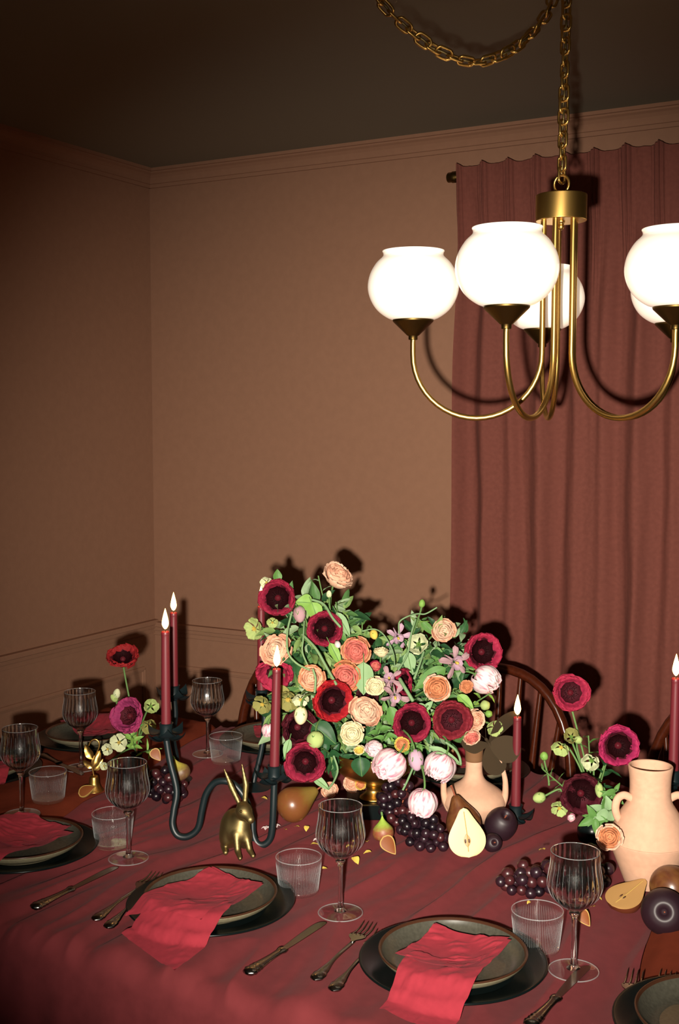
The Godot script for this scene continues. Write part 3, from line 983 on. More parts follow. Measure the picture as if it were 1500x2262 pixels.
func cup_parts(t: Node3D, at: Vector3, turn: float) -> void:      # a candle socket sitting in a whorl of pointed iron leaves
	var socket := part("socket", MB.new().lathe(smooth2(pv([0.0, -0.012, 0.008, -0.011, 0.0125, -0.002, 0.0120, 0.006, 0.0130, 0.020, 0.0145, 0.0225, 0.0115, 0.0225, 0.0105, 0.019, 0.0105, 0.003, 0.0, 0.002]), 3), 24).mesh(), M.black_iron, t, Transform3D(Basis(), at - t.position))
	var leaf := MB.new()
	for s in [0.0, 1.0]:
		leaf.grid(8, 12, func(a, b):
			var w: float = 0.0195 * sin(PI * pow(b, 0.70)) * (1.0 - 0.15 * b)
			var x: float = 0.009 + 0.033 * b
			return Vector3(x, 0.001 - 0.010 * sin(b * PI * 0.9) + 0.014 * b * b + 0.05 * pow((a - 0.5) * w * 2.0 / 0.031, 2.0) * 0.2 - s * 0.0016, (a - 0.5) * 2.0 * w), false, false, s < 0.5)
	var lm := leaf.mesh()
	for k in 6:
		part("leaf", lm, M.black_iron, socket, Transform3D(Basis(Vector3.UP, turn + k * TAU / 6) * Basis(Vector3.BACK, 0.16 * (k % 2)), Vector3(0, 0.004 * (k % 2) - 0.003, 0)))


func rod_part(t: Node3D, path: Array, r: float) -> void:
	var pts := smooth3(path, 8)
	for k in pts.size():
		pts[k] -= t.position
	part("stem", MB.new().rod(pts, r, 14).mesh(), M.black_iron, t)


func build_candles() -> void:
	var base := Vector3(-1.2841, 0.7530, -1.8387)
	var t := thing("candelabra", "black iron candelabra bent like a snake, curling behind the brass rabbit", "candelabra", base)
	var ca := Vector3(-1.4080, 0.9416, -1.8293)
	var cd := Vector3(-1.1865, 0.8775, -1.8745)
	rod_part(t, [ca - Vector3(0, 0.008, 0), Vector3(-1.3998, 0.8903, -1.8292), Vector3(-1.3842, 0.8338, -1.8293), Vector3(-1.3849, 0.7953, -1.8208), Vector3(-1.3843, 0.7681, -1.8152), Vector3(-1.3733, 0.7489, -1.8162), Vector3(-1.3543, 0.7470, -1.8243), Vector3(-1.3368, 0.7635, -1.8332), Vector3(-1.3295, 0.7996, -1.8371), Vector3(-1.3220, 0.8313, -1.8407), Vector3(-1.3075, 0.8535, -1.8462), Vector3(-1.2875, 0.8606, -1.8511), Vector3(-1.2666, 0.8540, -1.8576), Vector3(-1.2445, 0.8286, -1.8618), Vector3(-1.2298, 0.7955, -1.8612), Vector3(-1.2247, 0.7645, -1.8578), Vector3(-1.2156, 0.7474, -1.8579), Vector3(-1.2031, 0.7455, -1.8624), Vector3(-1.1919, 0.7583, -1.8675), Vector3(-1.1876, 0.7870, -1.8691), Vector3(-1.1864, 0.8221, -1.8707), cd - Vector3(0, 0.008, 0)], 0.0066)
	cup_parts(t, ca, 0.2)
	cup_parts(t, cd, 0.5)
	candle("burgundy taper candle in front of another, standing in the left cup of the snake candelabra", ca + Vector3(0, 0.006, 0), 0.198, Vector3(0.008, 0, 0.004))
	candle("burgundy taper candle burning in front of the peach roses at the bouquet's left side", cd + Vector3(0, 0.006, 0), 0.203, Vector3(0.024, 0, -0.012))
	base = Vector3(-1.5868, 0.7530, -2.0909)
	t = thing("candlestick", "black iron candlestick hidden behind the left cup of the snake candelabra", "candlestick", base)
	var cb := Vector3(-1.5871, 0.9443, -2.0914)
	rod_part(t, [cb - Vector3(0, 0.008, 0), Vector3(-1.5858, 0.8988, -2.0938), Vector3(-1.5912, 0.8471, -2.0918), Vector3(-1.5852, 0.7953, -2.0962), base + Vector3(0, 0.004, 0)], 0.0066)
	cup_parts(t, cb, 0.4)
	part("foot", MB.new().lathe(smooth2(pv([0.0, 0.0, 0.035, 0.0, 0.036, 0.002, 0.02, 0.006, 0.007, 0.012, 0.0, 0.012]), 3), 28).mesh(), M.black_iron, t)
	candle("burgundy taper candle nearest the wall corner, behind the left front candle", cb + Vector3(0, 0.006, 0), 0.180, Vector3(0.01, 0, 0))
	base = Vector3(-1.4006, 0.7530, -2.1275)
	t = thing("candlestick", "black iron candlestick with a thin wavy stem at the bouquet's left, behind the front candle", "candlestick", base)
	var cc := Vector3(-1.3945, 0.9447, -2.1528)
	rod_part(t, [cc - Vector3(0, 0.008, 0), Vector3(-1.3878, 0.9051, -2.1530), Vector3(-1.3892, 0.8507, -2.1472), Vector3(-1.3959, 0.8012, -2.1390), Vector3(-1.4018, 0.7735, -2.1332), base + Vector3(0, 0.004, 0)], 0.006)
	cup_parts(t, cc, 0.1)
	part("foot", MB.new().lathe(smooth2(pv([0.0, 0.0, 0.035, 0.0, 0.036, 0.002, 0.02, 0.006, 0.007, 0.012, 0.0, 0.012]), 3), 28).mesh(), M.black_iron, t)
	candle("burgundy taper candle whose flame touches the topmost dark red ranunculus", cc + Vector3(0, 0.006, 0), 0.200, Vector3(0.0, 0, 0))
	base = Vector3(-0.8202, 0.7530, -2.1971)
	t = thing("candle_cup", "low black iron leaf cup on the table beside the dark plums", "candle holder", base)
	cup_parts(t, base + Vector3(0, 0.013, 0), 0.9)
	candle("burgundy taper candle in the low cup beside the butterfly and terracotta jug", base + Vector3(0, 0.018, 0), 0.196, Vector3(0.006, 0, 0))
	base = Vector3(-0.4980, 0.7530, -2.1731)
	t = thing("candlestick", "black iron candlestick behind the two-handled terracotta vase at the right edge", "candlestick", base)
	var cf := Vector3(-0.5073, 0.8878, -2.1825)
	rod_part(t, [cf - Vector3(0, 0.008, 0), Vector3(-0.5110, 0.8510, -2.1771), Vector3(-0.4977, 0.8092, -2.1807), Vector3(-0.5023, 0.7757, -2.1752), base + Vector3(0, 0.004, 0)], 0.0066)
	cup_parts(t, cf, 0.3)
	part("foot", MB.new().lathe(smooth2(pv([0.0, 0.0, 0.035, 0.0, 0.036, 0.002, 0.02, 0.006, 0.007, 0.012, 0.0, 0.012]), 3), 28).mesh(), M.black_iron, t)
	candle("burgundy taper candle rising behind the two-handled terracotta vase", cf + Vector3(0, 0.006, 0), 0.188, Vector3(0.004, 0, 0))


# ------------------------------------------------------------------ rabbit, bell, pottery, bowl, butterfly
func surface_nets(lo: Vector3, hi: Vector3, cell: float, f: Callable) -> ArrayMesh:
	var n := Vector3i(((hi - lo) / cell).ceil())
	var sx := n.x + 1
	var sy := n.y + 1
	var val := PackedFloat32Array()
	val.resize(sx * sy * (n.z + 1))
	for z in n.z + 1:
		for y in sy:
			for x in sx:
				val[x + sx * (y + sy * z)] = f.call(lo + Vector3(x, y, z) * cell)
	var mb := MB.new()
	var at := {}
	for z in n.z:
		for y in n.y:
			for x in n.x:
				var s := Vector3.ZERO
				var k := 0
				for e in [[0, 1], [2, 3], [4, 5], [6, 7], [0, 2], [1, 3], [4, 6], [5, 7], [0, 4], [1, 5], [2, 6], [3, 7]]:
					var a := Vector3(e[0] & 1, (e[0] >> 1) & 1, e[0] >> 2)
					var b := Vector3(e[1] & 1, (e[1] >> 1) & 1, e[1] >> 2)
					var va := val[x + int(a.x) + sx * (y + int(a.y) + sy * (z + int(a.z)))]
					var vb := val[x + int(b.x) + sx * (y + int(b.y) + sy * (z + int(b.z)))]
					if (va < 0) != (vb < 0):
						s += a.lerp(b, va / (va - vb))
						k += 1
					elif k == 0 and e[0] == 3 and va > cell * 3:
						break
				if k:
					at[x + sx * (y + sy * z)] = mb.v.size()
					mb.v.append(lo + (Vector3(x, y, z) + s / k) * cell)
					mb.c.append(Color.WHITE)
	var step := [1, sx, sx * sy]
	for i0 in at:
		for ax in 3:
			var va: float = val[i0]
			var j: int = i0 + step[ax]
			if j >= val.size() or (va < 0) == (val[j] < 0):
				continue
			var u: int = step[(ax + 1) % 3]
			var w: int = step[(ax + 2) % 3]
			if at.has(i0 - u) and at.has(i0 - w) and at.has(i0 - u - w):
				var q := [at[i0], at[i0 - u], at[i0 - u - w], at[i0 - w]]
				if va < 0:
					mb.ix.append_array(PackedInt32Array([q[0], q[2], q[1], q[0], q[3], q[2]]))
				else:
					mb.ix.append_array(PackedInt32Array([q[0], q[1], q[2], q[0], q[2], q[3]]))
	for pass_ in 4:      # relax the grid's ripples
		var sum := PackedVector3Array()
		var num := PackedFloat32Array()
		sum.resize(mb.v.size())
		num.resize(mb.v.size())
		for k in range(0, mb.ix.size(), 3):
			for e in 3:
				var a := mb.ix[k + e]
				sum[a] += mb.v[mb.ix[k + (e + 1) % 3]]
				num[a] += 1.0
		for k in mb.v.size():
			if num[k] > 0.0:
				mb.v[k] = mb.v[k].lerp(sum[k] / num[k], 0.5 if pass_ % 2 == 0 else -0.40)
	return mb.mesh()


func smin(a: float, b: float, k: float) -> float:
	var h := clampf(0.5 + 0.5 * (b - a) / k, 0.0, 1.0)
	return lerpf(b, a, h) - k * h * (1.0 - h)


func cap(p: Vector3, a: Vector3, b: Vector3, ra: float, rb: float) -> float:
	var d := b - a
	var h := clampf((p - a).dot(d) / d.length_squared(), 0.0, 1.0)
	return p.distance_to(a + d * h) - lerpf(ra, rb, h)


func ell(p: Vector3, c: Vector3, r: Vector3) -> float:
	var q := (p - c) / r
	return (q.length() - 1.0) * minf(r.x, minf(r.y, r.z))


func rabbit_field(p: Vector3) -> float:
	var d := ell(p, Vector3(-0.006, 0.037, -0.012), Vector3(0.027, 0.036, 0.038))
	d = smin(d, ell(p, Vector3(-0.019, 0.024, -0.004), Vector3(0.015, 0.023, 0.025)), 0.004)
	d = smin(d, ell(p, Vector3(0.014, 0.022, -0.006), Vector3(0.014, 0.022, 0.024)), 0.004)
	d = smin(d, cap(p, Vector3(0.006, 0.036, 0.012), Vector3(0.009, 0.062, 0.008), 0.021, 0.0165), 0.006)
	d = smin(d, ell(p, Vector3(0.0140, 0.079, 0.015), Vector3(0.0155, 0.0160, 0.0180)), 0.0035)
	d = smin(d, cap(p, Vector3(0.019, 0.077, 0.022), Vector3(0.0275, 0.069, 0.034), 0.0112, 0.0082), 0.005)
	var ear := minf(cap(p, Vector3(0.006, 0.089, 0.008), Vector3(-0.010, 0.120, 0.0), 0.0046, 0.0058), cap(p, Vector3(-0.010, 0.120, 0.0), Vector3(-0.0240, 0.152, -0.006), 0.0058, 0.0018))
	ear = minf(ear, minf(cap(p, Vector3(0.0155, 0.091, 0.008), Vector3(0.0175, 0.124, 0.002), 0.0046, 0.0058), cap(p, Vector3(0.0175, 0.124, 0.002), Vector3(0.0095, 0.162, -0.004), 0.0058, 0.0018)))
	d = smin(d, ear, 0.003)
	d = smin(d, cap(p, Vector3(0.001, 0.038, 0.026), Vector3(0.004, 0.012, 0.038), 0.0080, 0.0055), 0.004)
	d = smin(d, cap(p, Vector3(0.004, 0.010, 0.038), Vector3(0.010, 0.003, 0.054), 0.0055, 0.0042), 0.002)
	d = smin(d, cap(p, Vector3(0.018, 0.036, 0.020), Vector3(0.025, 0.012, 0.030), 0.0080, 0.0055), 0.004)
	d = smin(d, cap(p, Vector3(0.025, 0.010, 0.030), Vector3(0.033, 0.003, 0.043), 0.0055, 0.0042), 0.002)
	d = smin(d, cap(p, Vector3(-0.025, 0.006, -0.002), Vector3(-0.019, 0.004, 0.028), 0.0070, 0.0050), 0.003)
	d = smin(d, ell(p, Vector3(-0.014, 0.024, -0.050), Vector3(0.010, 0.010, 0.009)), 0.004)
	return d


func build_objects() -> void:
	var side := Basis(TO_RIGHT, Vector3.UP, TO_CAM)
	var t := thing("rabbit_figurine", "small brass rabbit figurine with upright ears in front of the snake candelabra", "figurine", Vector3(-1.2230, 0.7530, -1.8010), side)
	var rabbit := part("body", surface_nets(Vector3(-0.044, -0.004, -0.063), Vector3(0.046, 0.170, 0.062), 0.0020, rabbit_field), M.antique_brass, t)
	for s in [Vector3(0.0285, 0.0830, 0.0190), Vector3(0.0105, 0.0835, 0.0320)]:
		part("eye", MB.new().ball(s, Vector3.ONE * 0.0024, 10, 6).mesh(), M.dark_bronze, rabbit)
	# brass bell with a sprig handle
	t = thing("bell", "little brass bell with a looped leafy sprig for a handle", "bell", Vector3(-1.6905, 0.7530, -1.9407), side)
	part("dome", MB.new().lathe(smooth2(pv([0.019, 0.0, 0.0205, 0.001, 0.018, 0.004, 0.0125, 0.014, 0.0105, 0.026, 0.008, 0.033, 0.0, 0.035, 0.007, 0.031, 0.009, 0.024, 0.0115, 0.013, 0.018, 0.001]), 3), 28).mesh(), M.brass, t)
	var stalk := part("stalk", MB.new().rod(smooth3([Vector3(0, 0.033, 0), Vector3(-0.003, 0.055, 0), Vector3(0.004, 0.078, 0), Vector3(0.012, 0.097, 0), Vector3(0.011, 0.109, 0), Vector3(0.003, 0.114, 0), Vector3(-0.006, 0.109, 0), Vector3(-0.010, 0.100, 0)], 6), 0.0019, 8).mesh(), M.brass, t)
	var lf := leaf_mesh(0.5, 0.25)
	for s in [[Vector3(-0.001, 0.052, 0), 150.0, 0.028], [Vector3(0.000, 0.052, 0), 70.0, 0.038], [Vector3(-0.002, 0.070, 0), 120.0, 0.036], [Vector3(0.001, 0.045, 0), 52.0, 0.030]]:
		part("leaf", lf, M.brass, stalk, Transform3D((Basis(Vector3.BACK, deg_to_rad(s[1])) * Basis(Vector3.RIGHT, PI / 2)).scaled(Vector3.ONE * s[2]), s[0]))
	# two-handled terracotta vase
	t = thing("terracotta_vase", "two-handled pale terracotta vase at the right edge of the table", "vase", Vector3(-0.5073, 0.7530, -2.0155), side)
	var vs := MB.new().lathe(smooth2(pv([0.0, 0.0, 0.036, 0.0, 0.041, 0.003, 0.052, 0.030, 0.064, 0.060, 0.0695, 0.077, 0.0685, 0.079, 0.0675, 0.081, 0.062, 0.100, 0.053, 0.120, 0.0445, 0.134, 0.0385, 0.144, 0.0355, 0.156, 0.0348, 0.172, 0.0358, 0.190, 0.0378, 0.204, 0.0376, 0.208, 0.0350, 0.2085, 0.0325, 0.203, 0.0305, 0.175, 0.032, 0.145, 0.050, 0.110, 0.058, 0.08, 0.04, 0.03, 0.0, 0.012]), 4), 64)
	part("body", vs.mesh(), M.terracotta, t)
	for s in [-1.0, 1.0]:
		part("handle", MB.new().tube(smooth3([Vector3(s * 0.033, 0.152, 0.006), Vector3(s * 0.046, 0.158, 0.006), Vector3(s * 0.057, 0.152, 0.006), Vector3(s * 0.061, 0.136, 0.006), Vector3(s * 0.057, 0.120, 0.004), Vector3(s * 0.050, 0.110, 0.002)], 6), 0.0068, 14, false, 0.85).mesh(), M.terracotta, t)
	# squat terracotta jug with two thin spouts
	t = thing("terracotta_jug", "squat terracotta jug with a narrow neck and thin upright spouts under the butterfly", "jug", Vector3(-0.8980, 0.7530, -2.1660), side)
	part("body", MB.new().lathe(smooth2(pv([0.0, 0.0, 0.026, 0.0, 0.034, 0.003, 0.053, 0.018, 0.0635, 0.036, 0.0640, 0.046, 0.057, 0.059, 0.041, 0.071, 0.0265, 0.081, 0.0190, 0.092, 0.0168, 0.106, 0.0165, 0.127, 0.0140, 0.128, 0.0135, 0.106, 0.0, 0.1]), 4), 56).mesh(), M.terracotta, t)
	part("neck_band", MB.new().lathe(smooth2(pv([0.0165, 0.122, 0.0178, 0.126, 0.0176, 0.134, 0.0182, 0.144, 0.0165, 0.148, 0.0130, 0.145]), 3), 40).mesh(), M.old_clay, t)
	for s in [-1.0, 1.0]:
		part("spout", MB.new().tube(smooth3([Vector3(s * 0.050, 0.030, 0.02), Vector3(s * 0.0600, 0.052, 0.016), Vector3(s * 0.0615, 0.082, 0.012), Vector3(s * 0.0565, 0.108, 0.008), Vector3(s * 0.0500, 0.127, 0.006)], 6), [0.0079, 0.0079, 0.0079, 0.0076, 0.0072, 0.0071, 0.0068, 0.0066, 0.0065, 0.0062, 0.0060, 0.0058, 0.0055, 0.0054, 0.0052, 0.0050, 0.0048, 0.0047, 0.0045, 0.0043, 0.0042, 0.0040, 0.0039, 0.0037, 0.0036], 14).mesh(), M.terracotta, t)
		part("spout_tip", MB.new().tube(smooth3([Vector3(s * 0.0502, 0.1265, 0.006), Vector3(s * 0.0465, 0.136, 0.006), Vector3(s * 0.0425, 0.147, 0.006), Vector3(s * 0.042, 0.149, 0.006)], 3), [0.0040, 0.0037, 0.0036, 0.0034, 0.0031, 0.0029, 0.0026, 0.0023, 0.0020, 0.0001], 12).mesh(), M.old_clay, t)
	# butterfly perched on the jug
	t = thing("butterfly", "dark brown butterfly with spread wings perched on the terracotta jug", "butterfly", Vector3(-0.8711, 0.9116, -2.1773), Basis(Vector3.UP, 0.2))
	var fore := [[0.0, 0.0], [0.010, 0.004], [0.034, 0.010], [0.060, 0.012], [0.066, 0.002], [0.058, -0.012], [0.038, -0.020], [0.012, -0.010]]
	var hind := [[0.0, 0.0], [0.012, 0.008], [0.032, 0.012], [0.046, 0.002], [0.046, -0.018], [0.032, -0.030], [0.014, -0.024], [0.003, -0.010]]
	for s in [[fore, Vector3(0.6161, 0.7762, -0.1343), Vector3(0.7898, -0.1275, 0.6000), "forewing"], [fore, Vector3(-0.7569, 0.0365, 0.6525), Vector3(0.4879, 0.5507, 0.6772), "forewing"], [hind, Vector3(0.8652, -0.4997, 0.0406), Vector3(0.1720, 0.2791, 0.9447), "hindwing"], [hind, Vector3(0.0996, -0.9017, 0.4207), Vector3(0.6186, 0.3819, 0.6866), "hindwing"]]:
		var x: Vector3 = s[1]
		var y: Vector3 = (s[2] - x * x.dot(s[2])).normalized()
		var flat := PackedVector2Array()
		for q in s[0]:
			flat.append(Vector2(q[0], q[1]) * 1.3)
		flat.append(flat[0])
		flat = smooth2(flat, 5)
		flat.remove_at(flat.size() - 1)
		part(s[3], MB.new().extrude(flat, 0.0007).mesh(), M.wing, t, Transform3D(Basis(x, y, x.cross(y)).scaled(Vector3.ONE * (0.72 if x.dot(TO_RIGHT) < -0.5 else 1.0)), Vector3.ZERO))
	var bug := part("body", MB.new().rod(smooth3([Vector3(-0.3156, 0.7385, 0.5959) * 0.014, Vector3.ZERO, Vector3(0.4381, -0.8983, -0.0318) * 0.022], 5), 0.0034, 10).mesh(), M.wing, t)
	for s in [Vector3(-0.5121, 0.6785, 0.5266), Vector3(-0.1427, 0.9395, 0.3113)]:
		part("antenna", MB.new().rod(PackedVector3Array([Vector3(-0.3156, 0.7385, 0.5959) * 0.014, s * 0.036]), 0.0005, 5).mesh(), M.wing, bug)
	# footed brass bowl on a dark riser
	var rb := Vector3(-1.0937, 0.7530, -2.0570)
	t = thing("riser", "low dark metal riser under the brass flower bowl", "riser", rb + Vector3(0, 0, -0.05), side)
	part("block", MB.new().box(Vector3(0, 0.016, 0), Vector3(0.11, 0.032, 0.09), 0.002).mesh(), M.charger_glaze, t)
	var bb := rb + Vector3(0, 0.032, -0.05)
	t = thing("brass_bowl", "footed brass bowl holding the tall mixed bouquet", "bowl", bb)
	part("foot", MB.new().lathe(smooth2(pv([0.0, 0.0, 0.026, 0.0, 0.0285, 0.003, 0.022, 0.008, 0.0165, 0.014, 0.015, 0.020, 0.019, 0.029, 0.027, 0.036, 0.0, 0.037]), 4), 40).mesh(), M.brass, t)
	part("bowl", MB.new().lathe(smooth2(pv([0.020, 0.036, 0.045, 0.041, 0.070, 0.056, 0.082, 0.078, 0.086, 0.098, 0.0835, 0.098, 0.078, 0.078, 0.066, 0.059, 0.043, 0.045, 0.0, 0.042]), 4), 48).mesh(), M.brass, t)


# ------------------------------------------------------------------ fruit
func pear_shape(u: float) -> float:      # radius along the axis, 0 bottom to 1 top
	if u < 0.36:
		return 0.45 * sqrt(maxf(1.0 - pow((0.36 - u) / 0.36, 2.2), 0.0))
	var s := (u - 0.36) / 0.64
	return 0.45 * (0.34 + 0.66 * (0.5 + 0.5 * cos(PI * pow(s, 0.95)))) * sqrt(maxf(1.0 - pow(s, 7.0), 0.0))


func pear(label: String, at: Vector3, axis: Vector3, h: float, m: String, cf = null) -> Node3D:
	var t := thing("pear", label, "pear", at, facing(axis))
	part("skin", MB.new().grid(40, 34, func(a, b):
		var r: float = pear_shape(b) * h * 0.86
		return Vector3(r * cos(a * TAU), (b - 0.42) * h, r * sin(a * TAU)), true, false, false, cf).mesh(), M[m], t)
	part("stalk", MB.new().tube(smooth3([Vector3(0, h * 0.56, 0), Vector3(0.001, h * 0.68, 0), Vector3(0.005, h * 0.80, 0)], 4), [0.0020, 0.0018, 0.0017, 0.0016, 0.0016, 0.0017, 0.0018, 0.0021, 0.0024], 8).mesh(), M.stem_brown, t)
	return t


func half_pear(label: String, at: Vector3, axis: Vector3, out: Vector3, h: float, skin: String, flesh: String) -> void:
	var y := axis.normalized()
	var z := (out - y * y.dot(out)).normalized()
	var t := thing("halved_pear", label, "pear", at, Basis(y.cross(z), y, z))
	part("skin", MB.new().grid(28, 34, func(a, b):
		var r: float = pear_shape(b) * h * 0.86
		return Vector3(-r * cos(a * PI), (b - 0.42) * h, -r * 0.92 * sin(a * PI)), false).mesh(), M[skin], t)
	var cut := part("flesh", MB.new().grid(20, 34, func(a, b):
		var r: float = pear_shape(b) * h * 0.86
		return Vector3((a * 2 - 1) * r, (b - 0.42) * h, 0.0008 * (1 - pow(a * 2 - 1, 4))), false).mesh(), M[flesh], t)
	part("core", MB.new().grid(14, 14, func(a, b):
		var r := 0.0065 * h / 0.085 * sin(PI * b)
		return Vector3((a * 2 - 1) * r, (b - 0.5) * 0.024 * h / 0.085 - h * 0.08, 0.0009 + 0.0004 * (1 - pow(a * 2 - 1, 2))), false).mesh(), M.pear_tan, cut)
	part("fibre", MB.new().rod(PackedVector3Array([Vector3(0.0, -h * 0.30, 0.0008), Vector3(0.0012, 0.0, 0.001), Vector3(0, h * 0.50, 0.0008)]), 0.0009, 6).mesh(), M.fig_rind, cut)
	for s in [-1.0, 1.0]:
		part("seed", MB.new().ball(Vector3(s * 0.0034, -h * 0.09, 0.0011), Vector3(0.0017, 0.004, 0.0012), 8, 6).mesh(), M.seed, cut)


func grapes(label: String, at: Vector3, spread: Vector3, n: int, r: float, seed_: int, axes: Basis) -> void:
	var t := thing("grape_bunch", label, "grapes", at, Basis())
	var g := RandomNumberGenerator.new()
	g.seed = seed_
	var ball := MB.new().ball(Vector3.ZERO, Vector3(r, r * 1.08, r), 18, 12).mesh()
	var put := []
	var tries := 0
	while put.size() < n and tries < 9000:
		tries += 1
		var q := Vector3(g.randf_range(-1, 1), g.randf_range(-1, 1), g.randf_range(-1, 1))
		if q.length() > 1.0:
			continue
		var p := axes * (q * spread)
		if at.y + p.y < TOP + r * 0.95:
			p.y = TOP + r * 0.95 - at.y + absf(q.y) * 0.002
		var ok := true
		for o in put:
			if o.distance_to(p) < r * 1.72:
				ok = false
				break
		if ok:
			put.append(p)
	for p in put:
		part("grape", ball, [M.grape_skin, M.grape_skin, M.grape_red, M.grape_black][g.randi() % 4], t, Transform3D(Basis.from_euler(Vector3(g.randf() * 3, g.randf() * 6, g.randf() * 3)).scaled(Vector3.ONE * g.randf_range(0.88, 1.06)), p))
	var ends := [axes * Vector3(0, spread.y * 0.9, 0), axes * Vector3(0.2 * spread.x, 0, 0), axes * Vector3(0, -spread.y * 0.7, 0)]
	part("stalk", MB.new().rod(smooth3(ends, 6), 0.0016, 6).mesh(), M.stem_brown, t)


func wedge(label: String, at: Vector3, axis: Vector3, out: Vector3, s: float) -> void:      # a quarter of a fig, cut face outwards
	var y := axis.normalized()
	var z := (out - y * y.dot(out)).normalized()
	var t := thing("fig_wedge", label, "fig", at, Basis(y.cross(z), y, z), "cut fig wedges")
	var prof := func(b: float) -> float: return s * 0.42 * pow(maxf(sin(PI * pow(b, 0.7)), 0), 0.75) * (1.0 - 0.35 * b)
	part("rind", MB.new().grid(14, 16, func(a, b):
		var r: float = prof.call(b)
		return Vector3(-r * cos(a * PI), (b - 0.5) * s, -r * 0.75 * sin(a * PI)), false).mesh(), M.fig_rind, t)
	part("flesh", MB.new().grid(12, 16, func(a, b):
		var r: float = prof.call(b) * 0.86
		return Vector3((a * 2 - 1) * r, (b - 0.5) * s * 0.9, s * 0.03 * (1 - pow(a * 2 - 1, 2)) * sin(PI * b)), false).mesh(), M.fig_flesh, t)
	part("rim", MB.new().grid(12, 16, func(a, b):
		var r: float = prof.call(b)
		return Vector3((a * 2 - 1) * r, (b - 0.5) * s, 0.0), false).mesh(), M.fig_rind, t)


func fig(label: String, at: Vector3, axis: Vector3, h: float, low: Color, high: Color) -> void:
	var t := thing("fig", label, "fig", at, facing(axis))
	var nz := FastNoiseLite.new()
	nz.frequency = 2.0
	part("skin", MB.new().grid(30, 26, func(a, b):
		var r: float = h * 0.40 * pow(maxf(sin(PI * pow(b, 0.62)), 0), 0.7) * (1.0 - 0.72 * smoothstep(0.45, 0.95, b))
		return Vector3(r * (1 + 0.02 * cos(a * TAU * 9)) * cos(a * TAU), (b - 0.4) * h, r * sin(a * TAU)), true, false, false, func(a, b): return low.lerp(high, clampf(smoothstep(0.35, 0.7, b) + 0.35 * nz.get_noise_2d(a * 6.0, b * 4.0), 0, 1))).mesh(), M.fig_skin, t)
	part("stalk", MB.new().rod(PackedVector3Array([Vector3(0, h * 0.57, 0), Vector3(0.001, h * 0.68, 0)]), h * 0.045, 8).mesh(), M.stem_green, t)


func plum(label: String, at: Vector3, axis: Vector3, r: float, stretch := 1.0) -> void:
	var t := thing("plum", label, "plum", at, facing(axis), "dark plums")
	part("skin", MB.new().lathe(smooth2(pv([0.0, -r * stretch, r * 0.45, -r * 0.9 * stretch, r * 0.86, -r * 0.5 * stretch, r, 0.0, r * 0.92, r * 0.42 * stretch, r * 0.70, r * 0.74 * stretch, r * 0.50, r * 0.87 * stretch, r * 0.36, r * 0.90 * stretch, r * 0.22, r * 0.83 * stretch, r * 0.12, r * 0.72 * stretch, 0.0, r * 0.66 * stretch]), 5), 44).mesh(), M.plum_skin, t)
	part("stalk", MB.new().rod(PackedVector3Array([Vector3(0, r * 0.6 * stretch, 0), Vector3(0.001, r * 0.86 * stretch, 0)]), 0.0014, 6).mesh(), M.stem_brown, t)


